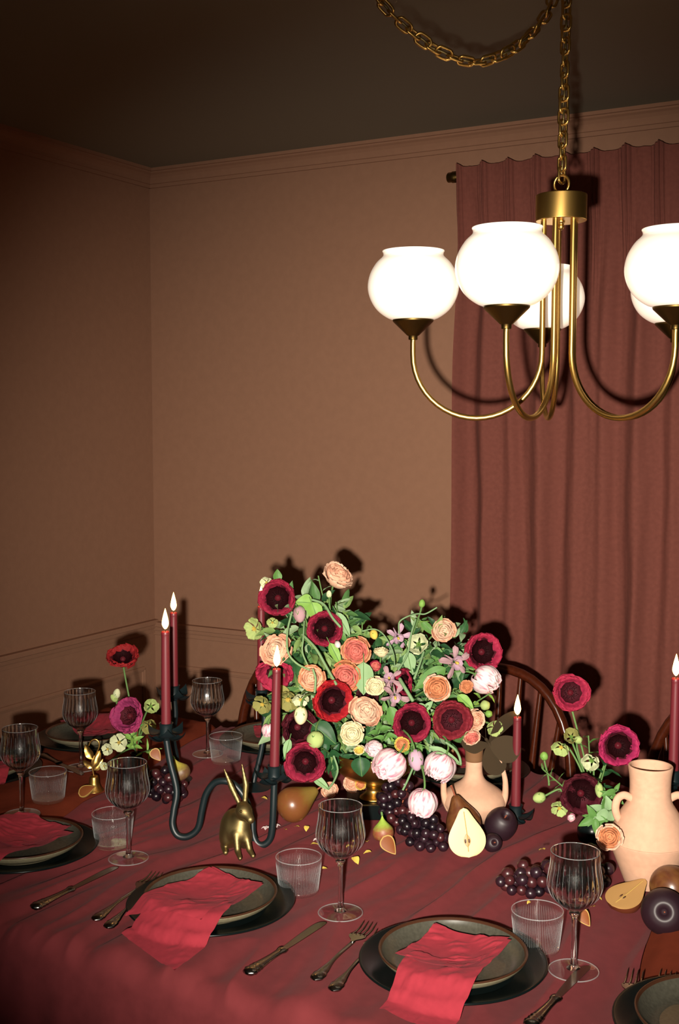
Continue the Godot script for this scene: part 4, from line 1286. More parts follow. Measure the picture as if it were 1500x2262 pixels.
func build_fruit() -> void:
	var nz := FastNoiseLite.new()
	nz.frequency = 1.5
	var blush := func(a, b): return Color(0.15, 0.052, 0.016).lerp(Color(0.15, 0.10, 0.022), clampf(smoothstep(0.5, 0.8, b) + 0.5 * nz.get_noise_2d(cos(a * TAU) * 2.0, b * 3.0 + sin(a * TAU)), 0, 1))
	var russet := func(a, b): return Color(0.09, 0.028, 0.013).lerp(Color(0.14, 0.058, 0.02), clampf(0.5 + nz.get_noise_2d(a * 7.0, b * 5.0), 0, 1))
	pear("ripe brown pear with a green shoulder lying between the candelabra and the wine glass", Vector3(-1.1844, 0.8056, -1.9472), Vector3(0.6553, 0.4836, -0.5802), 0.090, "pear_skin", blush)
	pear("dark russet pear standing behind the cream halved pear", Vector3(-0.8726, 0.7922, -2.0508), Vector3(-0.2998, 0.9506, 0.0806), 0.088, "pear_skin", russet)
	half_pear("halved pear with a cream cut face and dark core, leaning on the russet pear", Vector3(-0.8322, 0.7910, -1.9756), Vector3(-0.2261, 0.9520, -0.2061), Vector3(0.4313, 0.3448, 0.8337), 0.089, "pear_dark", "pear_flesh")
	half_pear("halved pear with a tan cut face lying beside the terracotta vase", Vector3(-0.5206, 0.7627, -1.9226), Vector3(0.4646, 0.3627, -0.8078), Vector3(-0.2165, 0.7637, 0.6082), 0.082, "pear_dark", "pear_tan")
	pear("brown pear lying behind the large dark plum at the right edge", Vector3(-0.4485, 0.7803, -1.9529), Vector3(0.5733, 0.2141, -0.7908), 0.095, "pear_skin", russet)
	plum("large dark plum at the right edge with a pale ring round its stalk hollow", Vector3(-0.4428, 0.7713, -1.8634), Vector3(0, 1.53, 0.02) - Vector3(-0.4428, 0.7713, -1.8634), 0.0365, 0.95)
	plum("dark plum beside the foot of the single short candle", Vector3(-0.8193, 0.7733, -2.1131), Vector3(0.4889, 0.7910, 0.3679), 0.031, 1.15)
	plum("small dark plum in front of the bigger one beside the cream halved pear", Vector3(-0.8137, 0.7561, -2.0573), Vector3(0.5371, 0.3882, 0.7489), 0.018, 1.1)
	grapes("black grape bunch spilling down beside the hanging pink tulip", Vector3(-0.9944, 0.8170, -2.0196), Vector3(0.038, 0.045, 0.03), 46, 0.0092, 4, Basis(Vector3.FORWARD, 0.5))
	grapes("dark red grape bunch lying in front of the cream halved pear and pink tulip", Vector3(-0.9250, 0.7768, -1.9857), Vector3(0.052, 0.036, 0.034), 58, 0.0088, 5, Basis(Vector3.FORWARD, 0.6))
	grapes("dark grape bunch on the cloth behind the tumbler beside the vase", Vector3(-0.6627, 0.7745, -1.8790), Vector3(0.062, 0.026, 0.034), 44, 0.0098, 6, Basis(Vector3.UP, 0.5))
	grapes("dark grapes tucked between the wine glass and the terracotta vase", Vector3(-0.5864, 0.7785, -1.9563), Vector3(0.026, 0.045, 0.03), 26, 0.0098, 7, Basis())
	grapes("dark grape bunch at the foot of the left bud vase behind the snake candelabra", Vector3(-1.5089, 0.7848, -1.9598), Vector3(0.045, 0.036, 0.034), 48, 0.0092, 8, Basis(Vector3.FORWARD, 0.4))
	fig("green and red fig standing upright beside the central wine glass", Vector3(-0.9917, 0.7827, -1.9491), Vector3(-0.1531, 0.9729, -0.1733), 0.050, Color(0.22, 0.06, 0.03), Color(0.28, 0.42, 0.06))
	fig("yellow-green fig lying beside the left grapes", Vector3(-1.4673, 0.8270, -1.9523), Vector3(-0.4110, 0.8997, 0.1472), 0.050, Color(0.12, 0.06, 0.03), Color(0.34, 0.30, 0.05))
	wedge("orange fig wedge lying below the green fig", Vector3(-0.9671, 0.7654, -1.9268), Vector3(0.5964, -0.7908, -0.1376), Vector3(0.4081, 0.6606, 0.6301), 0.040)
	wedge("orange fig wedge lying at the foot of the brass bell", Vector3(-1.6686, 0.7719, -1.8926), Vector3(0.7931, 0.3796, -0.4763), Vector3(0.1996, 0.8011, 0.5643), 0.040)
	wedge("orange fig wedge beside the stem of the right wine glass", Vector3(-0.5481, 0.7696, -1.7816), Vector3(0.6275, -0.7781, 0.0281), Vector3(0.3650, 0.6614, 0.6552), 0.030)
	wedge("orange fig wedge with a green tail on top of the left grapes", Vector3(-1.5061, 0.8627, -1.9224), Vector3(0.6908, -0.7222, -0.0343), Vector3(0.5371, 0.3882, 0.7489), 0.030)
	# petals and tiny blossoms dropped on the cloth
	var bits := [[583, 1766, 0.016], [631, 1835, 0.008], [656, 1829, 0.010], [677, 1833, 0.014], [696, 1868, 0.017], [811, 1861, 0.014], [812, 1886, 0.015], [786, 1903, 0.019], [718, 1922, 0.011], [1197, 1880, 0.013], [1168, 1998, 0.008], [1322, 1986, 0.014], [1308, 2005, 0.016]]
	var spots := [Vector3(-1.3371, 0.7530, -2.0709), Vector3(-1.1964, 0.7530, -1.9307), Vector3(-1.1850, 0.7530, -1.9548), Vector3(-1.1633, 0.7530, -1.9550), Vector3(-1.1049, 0.7530, -1.8885), Vector3(-1.0266, 0.7530, -1.9513), Vector3(-0.9984, 0.7530, -1.8996), Vector3(-0.9993, 0.7530, -1.8552), Vector3(-1.0279, 0.7530, -1.7920), Vector3(-0.6501, 0.8318, -1.8683), Vector3(-0.6227, 0.7951, -1.7309), Vector3(-0.5623, 0.7530, -1.9046), Vector3(-0.5610, 0.7530, -1.8651)]
	var said := ["beside the iron stem of the front candle", "nearest the snake candelabra's right foot", "second of three below the brown pear", "third and widest of three below the brown pear", "behind the rim of the front tumbler", "just right of the central wine glass bowl", "right of the central wine glass, below the other", "long and curled, at the base of the central wine glass bowl", "right of the front tumbler's wall", "on top of the grapes by the right wine glass", "on the rim of the right tumbler", "upper of two beside the tan halved pear", "lower of two beside the tan halved pear"]
	for k in spots.size():
		var t := thing("fallen_petal", "small yellow fallen petal " + said[k], "petal", spots[k] + Vector3(0, 0.004, 0), Basis.from_euler(Vector3(0.2 * sin(k), k * 1.7, 0.25 * cos(k * 3.0))), "yellow petals dropped on the cloth")
		var s: float = bits[k][2]
		part("blade", leaf_mesh(0.75, 0.3), M.petal_yellow, t, Transform3D(Basis().scaled(Vector3.ONE * s), Vector3(-s / 2, 0, 0)))
	var bl := [[Vector3(-1.2339, 0.7530, -1.9187), "tiny white fallen blossom between the rods of the snake candelabra"], [Vector3(-1.2245, 0.7530, -1.9387), "tiny white fallen blossom right of the snake candelabra's foot"], [Vector3(-1.1125, 0.7530, -1.9118), "tiny white fallen blossom touching the central wine glass"]]
	for b in bl:
		var t := thing("fallen_blossom", b[1], "blossom", b[0] + Vector3(0, 0.004, 0), Basis(Vector3.UP, rng.randf() * 6), "white blossoms dropped on the cloth")
		for k in 5:
			part("petal", leaf_mesh(0.8, 0.2), M.petal_white, t, Transform3D(Basis(Vector3.UP, k * TAU / 5).scaled(Vector3.ONE * 0.010), Vector3.ZERO))


# ------------------------------------------------------------------ flowers
var cache := {}
const BOWL_MOUTH := Vector3(-1.1589, 0.8035, -2.1794)
const BUD_RIGHT := Vector3(-0.6552, 0.7697, -2.1698)
const BUD_LEFT := Vector3(-1.6659, 0.7837, -2.0559)


func leaf_mesh(width: float, curl: float) -> ArrayMesh:      # one unit long along +X, folded along the midrib
	var key := "leaf%.2f_%.2f" % [width, curl]
	if not cache.has(key):
		cache[key] = MB.new().grid(4, 9, func(a, b):
			var w: float = width * 0.5 * pow(sin(PI * pow(b, 0.75)), 0.85)
			var s: float = a * 2 - 1
			return Vector3(b, -curl * b * b + absf(s) * w * 0.35 + 0.02 * sin(b * 14.0) * s, s * w)).mesh()
	return cache[key]


func petal(prof: PackedVector2Array, half: float, ruff: float, seed_: int, tip := 6.0, cf = null, nu := 8, nv := 9) -> ArrayMesh:
	# a petal on a surface of revolution about Y, centred on +X
	var nz := FastNoiseLite.new()
	nz.seed = seed_
	nz.frequency = 1.0
	var n := prof.size() - 1
	var col = cf
	if col == null:
		col = func(a, b):
			var k: float = 0.92 + 0.16 * nz.get_noise_2d(a * 22.0, b * 2.0)
			return Color(k, k, k)
	return MB.new().grid(nu, nv, func(a, b):
		var s: float = a * 2 - 1
		var k := mini(int(b * n), n - 1)
		var p := prof[k].cubic_interpolate(prof[k + 1], prof[maxi(k - 1, 0)], prof[mini(k + 2, n)], b * n - k)
		var w: float = half * pow(b + 0.02, 0.4) * pow(maxf(1.0 - pow(b, tip), 0.0), 0.5)
		var q: float = ruff * b * b
		var r: float = p.x + 0.4 * q * nz.get_noise_2d(s * 1.8 + 5.0, b * 1.2)
		var h: float = p.y + q * 1.1 * nz.get_noise_2d(s * 2.2, b * 1.2 + 9.0) - 0.06 * s * s * b * p.x + 0.085 * s * b * p.x
		return Vector3(r * cos(s * w), h, r * sin(s * w)), false, false, false, col).mesh()


func variants(key: String, count: int, make: Callable) -> Array:
	if not cache.has(key):
		var o := []
		for k in count:
			o.append(make.call(k))
		cache[key] = o
	return cache[key]


func whorl(prof: PackedVector2Array, half: float, ruff: float, count: int, seed_: int, scale_ := 1.0, lift := 0.0, mb: MB = null, cf = null) -> MB:
	if mb == null:
		mb = MB.new()
	for k in count:
		var src := petal(prof, half, ruff, seed_ + k * 7, 6.0, cf, 6, 6).surface_get_arrays(0)
		var bs := Basis(Vector3.UP, TAU * k / count + seed_ * 0.37).scaled(Vector3.ONE * scale_)
		var b := mb.v.size()
		for p in src[Mesh.ARRAY_VERTEX]:
			mb.v.append(bs * p + Vector3(0, lift, 0))
		mb.c.append_array(src[Mesh.ARRAY_COLOR])
		for i in src[Mesh.ARRAY_INDEX]:
			mb.ix.append(i + b)
	return mb


func stem_to(t: Node3D, foot: Vector3, r: float, m: Material, sag := 0.25) -> void:
	if foot == Vector3.ZERO:
		return
	var inv := t.transform.affine_inverse()
	var y := t.transform.basis.y
	var a := t.position - y * r * 0.28
	var d := a.distance_to(foot)
	var b := a - y * d * sag
	var c := foot + Vector3.UP * d * 0.35
	var pts := PackedVector3Array()
	for k in 17:
		pts.append(inv * a.bezier_interpolate(b, c, foot, k / 16.0))
	part("stem", MB.new().tube(pts, 0.0020, 8).mesh(), m, t)


func ring(t: Node3D, called: String, set_: Array, count: int, m: Material, scale_: float, turn: float, lift := 0.0, tilt := 0.0) -> void:
	for k in count:
		var bs := Basis(Vector3.UP, turn + TAU * k / count + 0.12 * sin(k * 5.1 + turn)) * Basis(Vector3.BACK, tilt + 0.07 * sin(k * 3.7 + turn * 2.0))
		part(called, set_[k % set_.size()], m, t, Transform3D(bs.scaled(Vector3.ONE * scale_ * (1.0 + 0.05 * sin(k * 2.9 + turn))), Vector3(0, lift * scale_, 0)))


func ranunculus(label: String, at: Vector3, r: float, dir: Vector3, col: String, inner: String, foot: Vector3, open := 0.70, tilt := 0.0, group := "dark-centred ranunculus flowers") -> void:
	var t := thing("ranunculus", label, "flower", at, facing(dir, at.x * 37.0), group)
	var outer := variants("ran_outer", 4, func(k): return petal(pv([0.06, -0.42, 0.44, -0.40, 0.71, -0.22, 0.84, 0.03, 0.96, 0.14, 1.06, 0.14]), 0.78, 0.26, 11 + k, 8.0, func(a, b):
		var e: float = 0.88 + 0.14 * sin(a * 37.0 + k) * sin(a * 13.0) + 0.45 * smoothstep(0.72, 1.0, b)
		return Color(e, e * 1.05, e * 1.12), 14, 12))
	ring(t, "petal", outer, 6, M[col], r, at.y * 50.0, 0.0, tilt)
	ring(t, "petal", outer, 6, M[col], r * 0.93, at.y * 50.0 + 0.52, 0.06, tilt + 0.03)
	var lining := variants("ran_in%.2f" % open, 1, func(k): return whorl(pv([0.04, -0.30, 0.36, -0.29, 0.60, -0.13, 0.74, 0.07]), 0.7, 0.10, 9, 3, open / 0.80).mesh())
	part("inner_whorl", lining[0], M[inner], t, Transform3D(Basis().scaled(Vector3.ONE * r), Vector3(0, r * 0.02, 0)))
	if inner == "throat" and col != "petal_maroon" and col != "petal_burgundy":
		var blush := variants("ran_mid%.2f" % open, 1, func(k): return whorl(pv([0.04, -0.34, 0.38, -0.32, 0.62, -0.17, 0.78, 0.055]), 0.62, 0.10, 8, 5, minf(open / 0.70, 1.04)).mesh())
		part("middle_whorl", blush[0], M.petal_maroon, t, Transform3D(Basis().scaled(Vector3.ONE * r), Vector3.ZERO))
	var st := variants("ran_stamens", 1, func(k):
		var mb := MB.new()
		for i in 54:
			var a := i * 2.399
			var q := 0.20 + 0.26 * float(i) / 54.0
			var p := Vector3(cos(a) * q, -0.16 + 0.10 * sin(i * 1.7), sin(a) * q)
			mb.tube(PackedVector3Array([Vector3(cos(a) * q * 0.6, -0.30, sin(a) * q * 0.6), p]), 0.012, 4)
			mb.ball(p, Vector3(0.028, 0.036, 0.028), 6, 4)
		return mb.mesh())
	part("stamens", st[0], M.throat, t, Transform3D(Basis().scaled(Vector3.ONE * r), Vector3.ZERO)).set_meta("kind", "stuff")
	var bo := variants("ran_boss", 1, func(k):
		var mb := MB.new().ball(Vector3(0, -0.16, 0), Vector3(0.17, 0.17, 0.17), 16, 10)
		for i in 40:
			var a := i * 2.399
			var h := 1.0 - i / 40.0
			var q := sqrt(maxf(1 - h * h, 0))
			mb.ball(Vector3(cos(a) * q * 0.165, -0.16 + 0.165 * h, sin(a) * q * 0.165), Vector3.ONE * 0.026, 5, 4)
		return mb.mesh())
	part("boss", bo[0], M.boss, t, Transform3D(Basis().scaled(Vector3.ONE * r), Vector3.ZERO))
	stem_to(t, foot, r, M.stem_green)


func rose(label: String, at: Vector3, r: float, dir: Vector3, col: String, heart: String, foot: Vector3, open := 1.0) -> void:
	var t := thing("garden_rose", label, "flower", at, facing(dir, at.x * 41.0), "garden roses in the arrangements")
	var outer := variants("rose_outer", 4, func(k): return petal(pv([0.05, -0.55, 0.50, -0.50, 0.84, -0.18, 0.96, 0.12, 1.06, 0.10]), 0.75, 0.16, 51 + k, 7.0, null, 12, 10))
	ring(t, "petal", outer, 5, M[col], r * open, at.y * 60.0, -0.04, 0.02)
	ring(t, "petal", outer, 5, M[col], r * 0.86, at.y * 60.0 + 0.6, 0.10, 0.12)
	var rings := variants("rose_heart", 2, func(k):
		var mb := MB.new()
		for i in 5:
			var s: float = [0.84, 0.68, 0.52, 0.36, 0.20][i]
			whorl(pv([0.10, -0.50, 0.74, -0.36, 1.0, 0.06, 0.84, 0.30 + 0.10 * i]), 1.05, 0.22, [5, 4, 4, 3, 3][i], 61 + i * 3 + k * 40, s, 0.05 + 0.045 * i, mb)
		return mb.mesh())
	part("heart", rings[int(absf(at.x) * 1000) % 2], M[heart], t, Transform3D(Basis().scaled(Vector3.ONE * r), Vector3(0, 0.02 * r, 0)))
	calyx(t, r, M.leaf_green)
	stem_to(t, foot, r, M.stem_green)


func calyx(t: Node3D, r: float, m: Material) -> void:
	part("calyx", MB.new().lathe(smooth2(pv([0.0, -0.72, 0.12, -0.70, 0.20, -0.60, 0.30, -0.50, 0.0, -0.48]), 3), 12).mesh(), m, t, Transform3D(Basis().scaled(Vector3.ONE * r), Vector3.ZERO))


func tulip(label: String, at: Vector3, r: float, dir: Vector3, foot: Vector3, pink := 0.5, plump := 1.0) -> void:
	var t := thing("tulip", label, "flower", at, facing(dir, at.x * 29.0), "white and pink tulips")
	var streak := func(seed_: int, amt: float) -> Callable:
		var nz := FastNoiseLite.new()
		nz.seed = seed_
		nz.frequency = 1.0
		return func(a, b):
			var k: float = clampf(nz.get_noise_2d(a * 5.0, b * 2.0) * 2.0 + amt * 1.1 - 0.50 + 0.5 * exp(-pow((b - 0.1) * 4.0, 2.0)), 0, 1)
			return Color(0.66, 0.56, 0.57).lerp(Color(0.50, 0.07, 0.16), k * 0.85)
	var key := "tulip%.1f" % pink
	var outer := variants(key + "o", 3, func(k): return petal(pv([0.06, -0.80, 0.62, -0.66, 0.94, -0.18, 0.92, 0.34, 0.70, 0.74]), 0.72, 0.14, 71 + k, 7.0, streak.call(80 + k, pink), 16, 14))
	var inner := variants(key + "i", 3, func(k): return petal(pv([0.06, -0.60, 0.48, -0.46, 0.72, -0.04, 0.66, 0.42, 0.34, 0.80]), 0.85, 0.20, 91 + k, 7.0, streak.call(95 + k, pink), 14, 12))
	ring(t, "petal", outer, 4, M.petal_full, r, at.y * 60.0, 0.0, 0.0)
	ring(t, "petal", outer, 4, M.petal_full, r * 0.90, at.y * 60.0 + 0.75, 0.06, 0.10 * plump)
	ring(t, "petal", inner, 4, M.petal_full, r * 0.92, at.y * 60.0 + 0.3, 0.08, 0.05)
	part("base", MB.new().ball(Vector3(0, -r * 0.74, 0), Vector3(r * 0.16, r * 0.08, r * 0.16), 10, 6).mesh(), M.stem_green, t)
	stem_to(t, foot, r * 2.6, M.stem_green)


func hellebore(label: String, at: Vector3, r: float, dir: Vector3, col: String, foot: Vector3, cup := 0.0) -> void:
	var t := thing("hellebore", label, "flower", at, facing(dir, at.x * 53.0), "green and white hellebores")
	var sep := variants("hel", 3, func(k): return petal(pv([0.05, -0.18, 0.40, -0.20, 0.78, -0.02, 1.02, 0.10]), 0.86, 0.16, 111 + k, 4.0, null, 10, 10))
	ring(t, "sepal", sep, 5, M[col], r, at.y * 60.0, 0.0, cup)
	var st := variants("hel_stamens", 1, func(k):
		var mb := MB.new()
		for i in 26:
			var a := i * 2.399
			var q := 0.05 + 0.20 * float(i) / 26.0
			mb.tube(PackedVector3Array([Vector3(cos(a) * q * 0.4, -0.14, sin(a) * q * 0.4), Vector3(cos(a) * q, 0.14 - q * 0.3, sin(a) * q)]), 0.014, 4)
			mb.ball(Vector3(cos(a) * q, 0.14 - q * 0.3, sin(a) * q), Vector3.ONE * 0.034, 6, 4)
		return mb.mesh())
	part("stamens", st[0], M.petal_yellow if cup < 0.5 else M.leaf_bright, t, Transform3D(Basis().scaled(Vector3.ONE * r), Vector3.ZERO)).set_meta("kind", "stuff")
	stem_to(t, foot, r, M.stem_green)


func columbine(label: String, at: Vector3, r: float, dir: Vector3, col: String, foot: Vector3) -> void:
	var t := thing("columbine", label, "flower", at, facing(dir, at.x * 31.0), "mauve columbines")
	var sep := variants("col", 2, func(k): return petal(pv([0.05, -0.05, 0.35, 0.02, 0.75, 0.02, 1.12, -0.12]), 0.40, 0.10, 131 + k, 2.0, null, 8, 10))
	ring(t, "sepal", sep, 5, M[col], r, at.y * 60.0, 0.0, 0.15)
	var cupm := variants("col_cup", 2, func(k): return petal(pv([0.10, -0.10, 0.26, 0.05, 0.40, 0.26, 0.46, 0.40]), 0.6, 0.06, 141 + k, 8.0))
	ring(t, "petal", cupm, 5, M.petal_lilac, r, at.y * 60.0 + 0.63, 0.0, 0.0)
	var spur := MB.new().tube(smooth3([Vector3(0.18, -0.05, 0), Vector3(0.34, -0.35, 0), Vector3(0.44, -0.68, 0), Vector3(0.38, -0.88, 0)], 4), [0.10, 0.09, 0.08, 0.072, 0.065, 0.058, 0.05, 0.045, 0.04, 0.036, 0.034, 0.036, 0.03], 7).mesh()
	for k in 5:
		part("spur", spur, M[col], t, Transform3D(Basis(Vector3.UP, at.y * 60.0 + 0.63 + k * TAU / 5).scaled(Vector3.ONE * r), Vector3.ZERO))
	part("stamens", MB.new().ball(Vector3(0, 0.34, 0), Vector3(0.10, 0.22, 0.10), 8, 6).mesh(), M.petal_yellow, t, Transform3D(Basis().scaled(Vector3.ONE * r), Vector3.ZERO))
	stem_to(t, foot, r * 2.0, M.stem_green)


func bud(called: String, label: String, at: Vector3, r: float, dir: Vector3, col: String, foot: Vector3, long := 1.25) -> void:
	var t := thing(called, label, "bud", at, facing(dir, at.x * 31.0), "buds in the arrangements")
	part("head", MB.new().grid(18, 12, func(a, b):
		var h: float = -cos(b * PI)
		var w: float = sin(b * PI) * (1.0 - 0.12 * h) * (1.0 + 0.05 * cos(a * TAU * 5))
		return Vector3(w * cos(a * TAU), h * long, w * sin(a * TAU)) * r, true).mesh(), M[col], t)
	var sep := variants("bud_sepal", 2, func(k): return petal(pv([0.05, -1.06, 0.62, -0.88, 0.98, -0.30, 1.02, 0.20]), 0.42, 0.05, 151 + k, 2.2, null, 6, 7))
	for k in 5:
		part("sepal", sep[k % 2], M.leaf_green if k % 2 == 0 else M.leaf_bright, t, Transform3D(Basis(Vector3.UP, k * TAU / 5).scaled(Vector3(r, r * long, r)), Vector3.ZERO))
	stem_to(t, foot, r * 3.2, M.stem_green)


func sprig(label: String, at: Vector3, tip: Vector3, n: int, size: float, width: float, m: String, seed_: int, bow := Vector3.ZERO, stem := "stem_green", blossom := "") -> void:
	var t := thing("leafy_sprig", label, "foliage", at, Basis(), "leafy sprigs in the arrangements")
	var mid := at.lerp(tip, 0.5) + bow
	var g := RandomNumberGenerator.new()
	g.seed = seed_
	var pts := PackedVector3Array()
	for k in 21:
		pts.append(at.bezier_interpolate(at.lerp(mid, 0.7), mid.lerp(tip, 0.4), tip, k / 20.0) - at)
	var stalk := part("stem", MB.new().tube(pts, 0.0015, 6).mesh(), M[stem], t)
	var curls := [0.15, 0.30, 0.45]
	for k in n:
		var u := 0.30 + 0.70 * (k + 0.5) / n
		var i := mini(int(u * 20), 19)
		var p := pts[i].lerp(pts[i + 1], u * 20 - i)
		var d := (pts[i + 1] - pts[i]).normalized()
		var roll := k * 2.4 + g.randf_range(-0.4, 0.4)
		var sd := d.cross(Vector3.UP if absf(d.y) < 0.95 else Vector3.RIGHT).normalized().rotated(d, roll)
		var x := (d * g.randf_range(0.35, 0.75) + sd).normalized()
		var y := (d - x * x.dot(d)).normalized()
		part("leaf", leaf_mesh(width, curls[k % 3]), M[m], stalk, Transform3D(Basis(x, y, x.cross(y)).scaled(Vector3.ONE * size * g.randf_range(0.75, 1.15)), p))
	if blossom:
		part("tip", MB.new().ball(pts[20], Vector3.ONE * size * 0.22, 10, 7).mesh(), M[blossom], t)


func broad_leaf(label: String, at: Vector3, dir: Vector3, face: Vector3, length: float, width: float, m: String, curl := 0.3) -> void:
	var x := dir.normalized()
	var y := (face - x * x.dot(face)).normalized()
	var t := thing("leaf", label, "foliage", at, Basis(x, y, x.cross(y)), "single leaves of the bouquet")
	part("blade", leaf_mesh(width, curl), M[m], t, Transform3D(Basis().scaled(Vector3.ONE * length), Vector3.ZERO))
	part("midrib", MB.new().rod(PackedVector3Array([Vector3(-length * 0.25, 0, 0), Vector3(0, 0, 0), Vector3(length * 0.5, -curl * length * 0.25 + 0.0004, 0), Vector3(length * 0.95, -curl * length * 0.90 + 0.0004, 0)]), 0.0009, 5).mesh(), M.stem_green, t)


func foliage_mass(called: String, label: String, mid: Vector3, radii: Vector3, n: int, seed_: int, lo: float, hi: float) -> void:
	var g := RandomNumberGenerator.new()
	g.seed = seed_
	var bs := Basis(Vector3(0.8736, 0.0000, -0.4866), Vector3(-0.0385, 0.9969, -0.0691), Vector3(0.4851, 0.0791, 0.8709))
	var mm := MultiMesh.new()
	mm.transform_format = MultiMesh.TRANSFORM_3D
	mm.use_colors = true
	mm.mesh = leaf_mesh(0.42, 0.3)
	mm.instance_count = n
	var cols := [Color(0.06, 0.14, 0.042), Color(0.014, 0.05, 0.018), Color(0.15, 0.24, 0.075), Color(0.20, 0.29, 0.16), Color(0.025, 0.08, 0.026)]
	for k in n:
		var q := Vector3(g.randf_range(-1, 1), g.randf_range(-1, 1), g.randf_range(-1, 1))
		while q.length() > 1.0:
			q = Vector3(g.randf_range(-1, 1), g.randf_range(-1, 1), g.randf_range(-1, 1))
		var x := (q + Vector3(g.randf_range(-1, 1), g.randf_range(-1, 1), g.randf_range(-0.4, 1)) * 0.8).normalized()
		var y := Vector3(g.randf_range(-0.6, 0.6), g.randf_range(-0.2, 1), g.randf_range(0.2, 1)).normalized()
		y = (y - x * x.dot(y)).normalized()
		var s := g.randf_range(lo, hi)
		mm.set_instance_transform(k, Transform3D(bs * Basis(x, y, x.cross(y)).scaled(Vector3.ONE * s), bs * (q * radii)))
		mm.set_instance_color(k, cols[g.randi() % 5])
	var o := MultiMeshInstance3D.new()
	o.name = numbered(called)
	o.multimesh = mm
	o.material_override = M.leaf_mixed
	add_child(o)
	o.position = mid
	o.set_meta("label", label)
	o.set_meta("category", "foliage")
	o.set_meta("kind", "stuff")


func build_flowers() -> void:
	petal_mat("petal_full", Color(1, 1, 1), 0.6)
	petal_mat("leaf_mixed", Color(1, 1, 1), 0.5)
	var B := BOWL_MOUTH
	foliage_mass("foliage", "dense mixed green leaves filling the inside of the bouquet", Vector3(-1.1453, 0.9541, -2.1777), Vector3(0.205, 0.125, 0.085), 900, 3, 0.025, 0.055)
	foliage_mass("foliage", "loose green leaves in the upper left of the bouquet", Vector3(-1.2378, 1.1117, -2.1060), Vector3(0.10, 0.085, 0.06), 190, 4, 0.025, 0.050)
	foliage_mass("foliage", "loose green leaves in the upper right of the bouquet", Vector3(-1.0140, 1.0761, -2.2160), Vector3(0.10, 0.06, 0.05), 130, 5, 0.02, 0.045)
	# --- crimson and burgundy ranunculus of the bouquet
	ranunculus("dark red ranunculus beside the rear candle flame, highest of the red ones", Vector3(-1.2883, 1.1905, -2.0506), 0.0363, Vector3(0.3767, 0.0984, 0.9211), "petal_crimson", "throat", B, 0.74)
	ranunculus("crimson ranunculus with a raspberry brim above the coral rose", Vector3(-1.1815, 1.1345, -2.0590), 0.0348, Vector3(0.5255, 0.1287, 0.8410), "petal_crimson", "throat", B, 0.70)
	ranunculus("bright scarlet ranunculus showing its petal back, between the peach roses and the front candle", Vector3(-1.1180, 1.0107, -1.9799), 0.0397, Vector3(0.7862, -0.0006, 0.6179), "petal_red", "throat", B, 0.66)
	ranunculus("crimson ranunculus facing straight out above the two big pink tulips", Vector3(-0.9688, 0.9753, -2.0253), 0.0357, Vector3(0.5301, 0.1776, 0.8291), "petal_crimson", "throat", B, 0.72)
	ranunculus("ruffled dull red ranunculus next to the pale peach blooms above the jug", Vector3(-0.9021, 0.9805, -2.0629), 0.0365, Vector3(0.5025, 0.0791, 0.8610), "petal_ruffled", "petal_burgundy", B, 0.66)
	ranunculus("crimson ranunculus lowest at the bouquet's left side beside the front candle cup", Vector3(-1.1302, 0.9085, -1.8949), 0.0369, Vector3(0.3976, -0.0203, 0.9173), "petal_crimson", "throat", B, 0.66)
	ranunculus("deep red ranunculus half hidden under a cream bud", Vector3(-1.1737, 0.9579, -1.9440), 0.0370, Vector3(0.8684, -0.0843, 0.4886), "petal_maroon", "throat", B, 0.72)
	ranunculus("pink-rimmed ranunculus at the bouquet's far right in front of the curtain", Vector3(-0.9005, 1.0879, -2.2114), 0.0385, Vector3(0.7066, 0.1891, 0.6819), "petal_magenta_red", "throat", B, 0.70)
	ranunculus("red ranunculus in profile behind the pair of mauve columbines", Vector3(-1.0279, 1.0303, -2.1122), 0.0273, Vector3(-0.4851, 0.1468, 0.8621), "petal_crimson", "throat", B, 0.7)
	ranunculus("pinkish red ranunculus tilted down behind the front candle's flame", Vector3(-1.2827, 1.0376, -2.0283), 0.0371, Vector3(0.3402, -0.5331, 0.7746), "petal_magenta_red", "petal_burgundy", B, 0.5)
	ranunculus("small near-black burgundy ranunculus above the large peach rose", Vector3(-1.0865, 1.0054, -2.0658), 0.0217, Vector3(0.4451, 0.4040, 0.7991), "petal_burgundy", "throat", B, 0.7)
	# --- roses
	rose("topmost pale peach rose standing clear above the whole bouquet", Vector3(-1.1907, 1.2333, -2.1318), 0.0338, Vector3(0.5941, 0.7890, 0.1567), "petal_pale", "petal_peach", B)
	rose("peach rose between the two candle flames with pointed petals", Vector3(-1.2647, 1.0916, -2.0088), 0.0302, Vector3(0.0237, 0.4716, 0.8815), "petal_peach", "petal_pale", B, 1.12)
	rose("peach-pink rose with frilled petals right of the crimson ranunculus", Vector3(-1.1191, 1.0926, -2.0785), 0.0292, Vector3(0.3522, -0.0202, 0.9357), "petal_apricot", "petal_coral", B)
	rose("coral pink rose with orange outer petals above the scarlet ranunculus", Vector3(-1.1212, 1.0473, -2.0388), 0.0306, Vector3(0.3972, 0.0291, 0.9173), "petal_orange", "petal_coral", B)
	rose("round apricot rose crossed by a green stem, left of the coral one", Vector3(-1.1701, 1.0490, -1.9887), 0.0277, Vector3(0.3501, 0.0783, 0.9334), "petal_apricot", "petal_peach", B, 0.95)
	rose("round peach rose high on the right in front of the wall and curtain edge", Vector3(-0.9791, 1.1282, -2.1942), 0.0259, Vector3(0.5545, 0.0292, 0.8317), "petal_peach", "petal_pale", B, 0.95)
	rose("cream-edged orange rose with concentric rings, above the ruffled ranunculus", Vector3(-0.9418, 1.0353, -2.0802), 0.0291, Vector3(0.5255, 0.1287, 0.8410), "petal_pale", "petal_orange", B, 0.9)
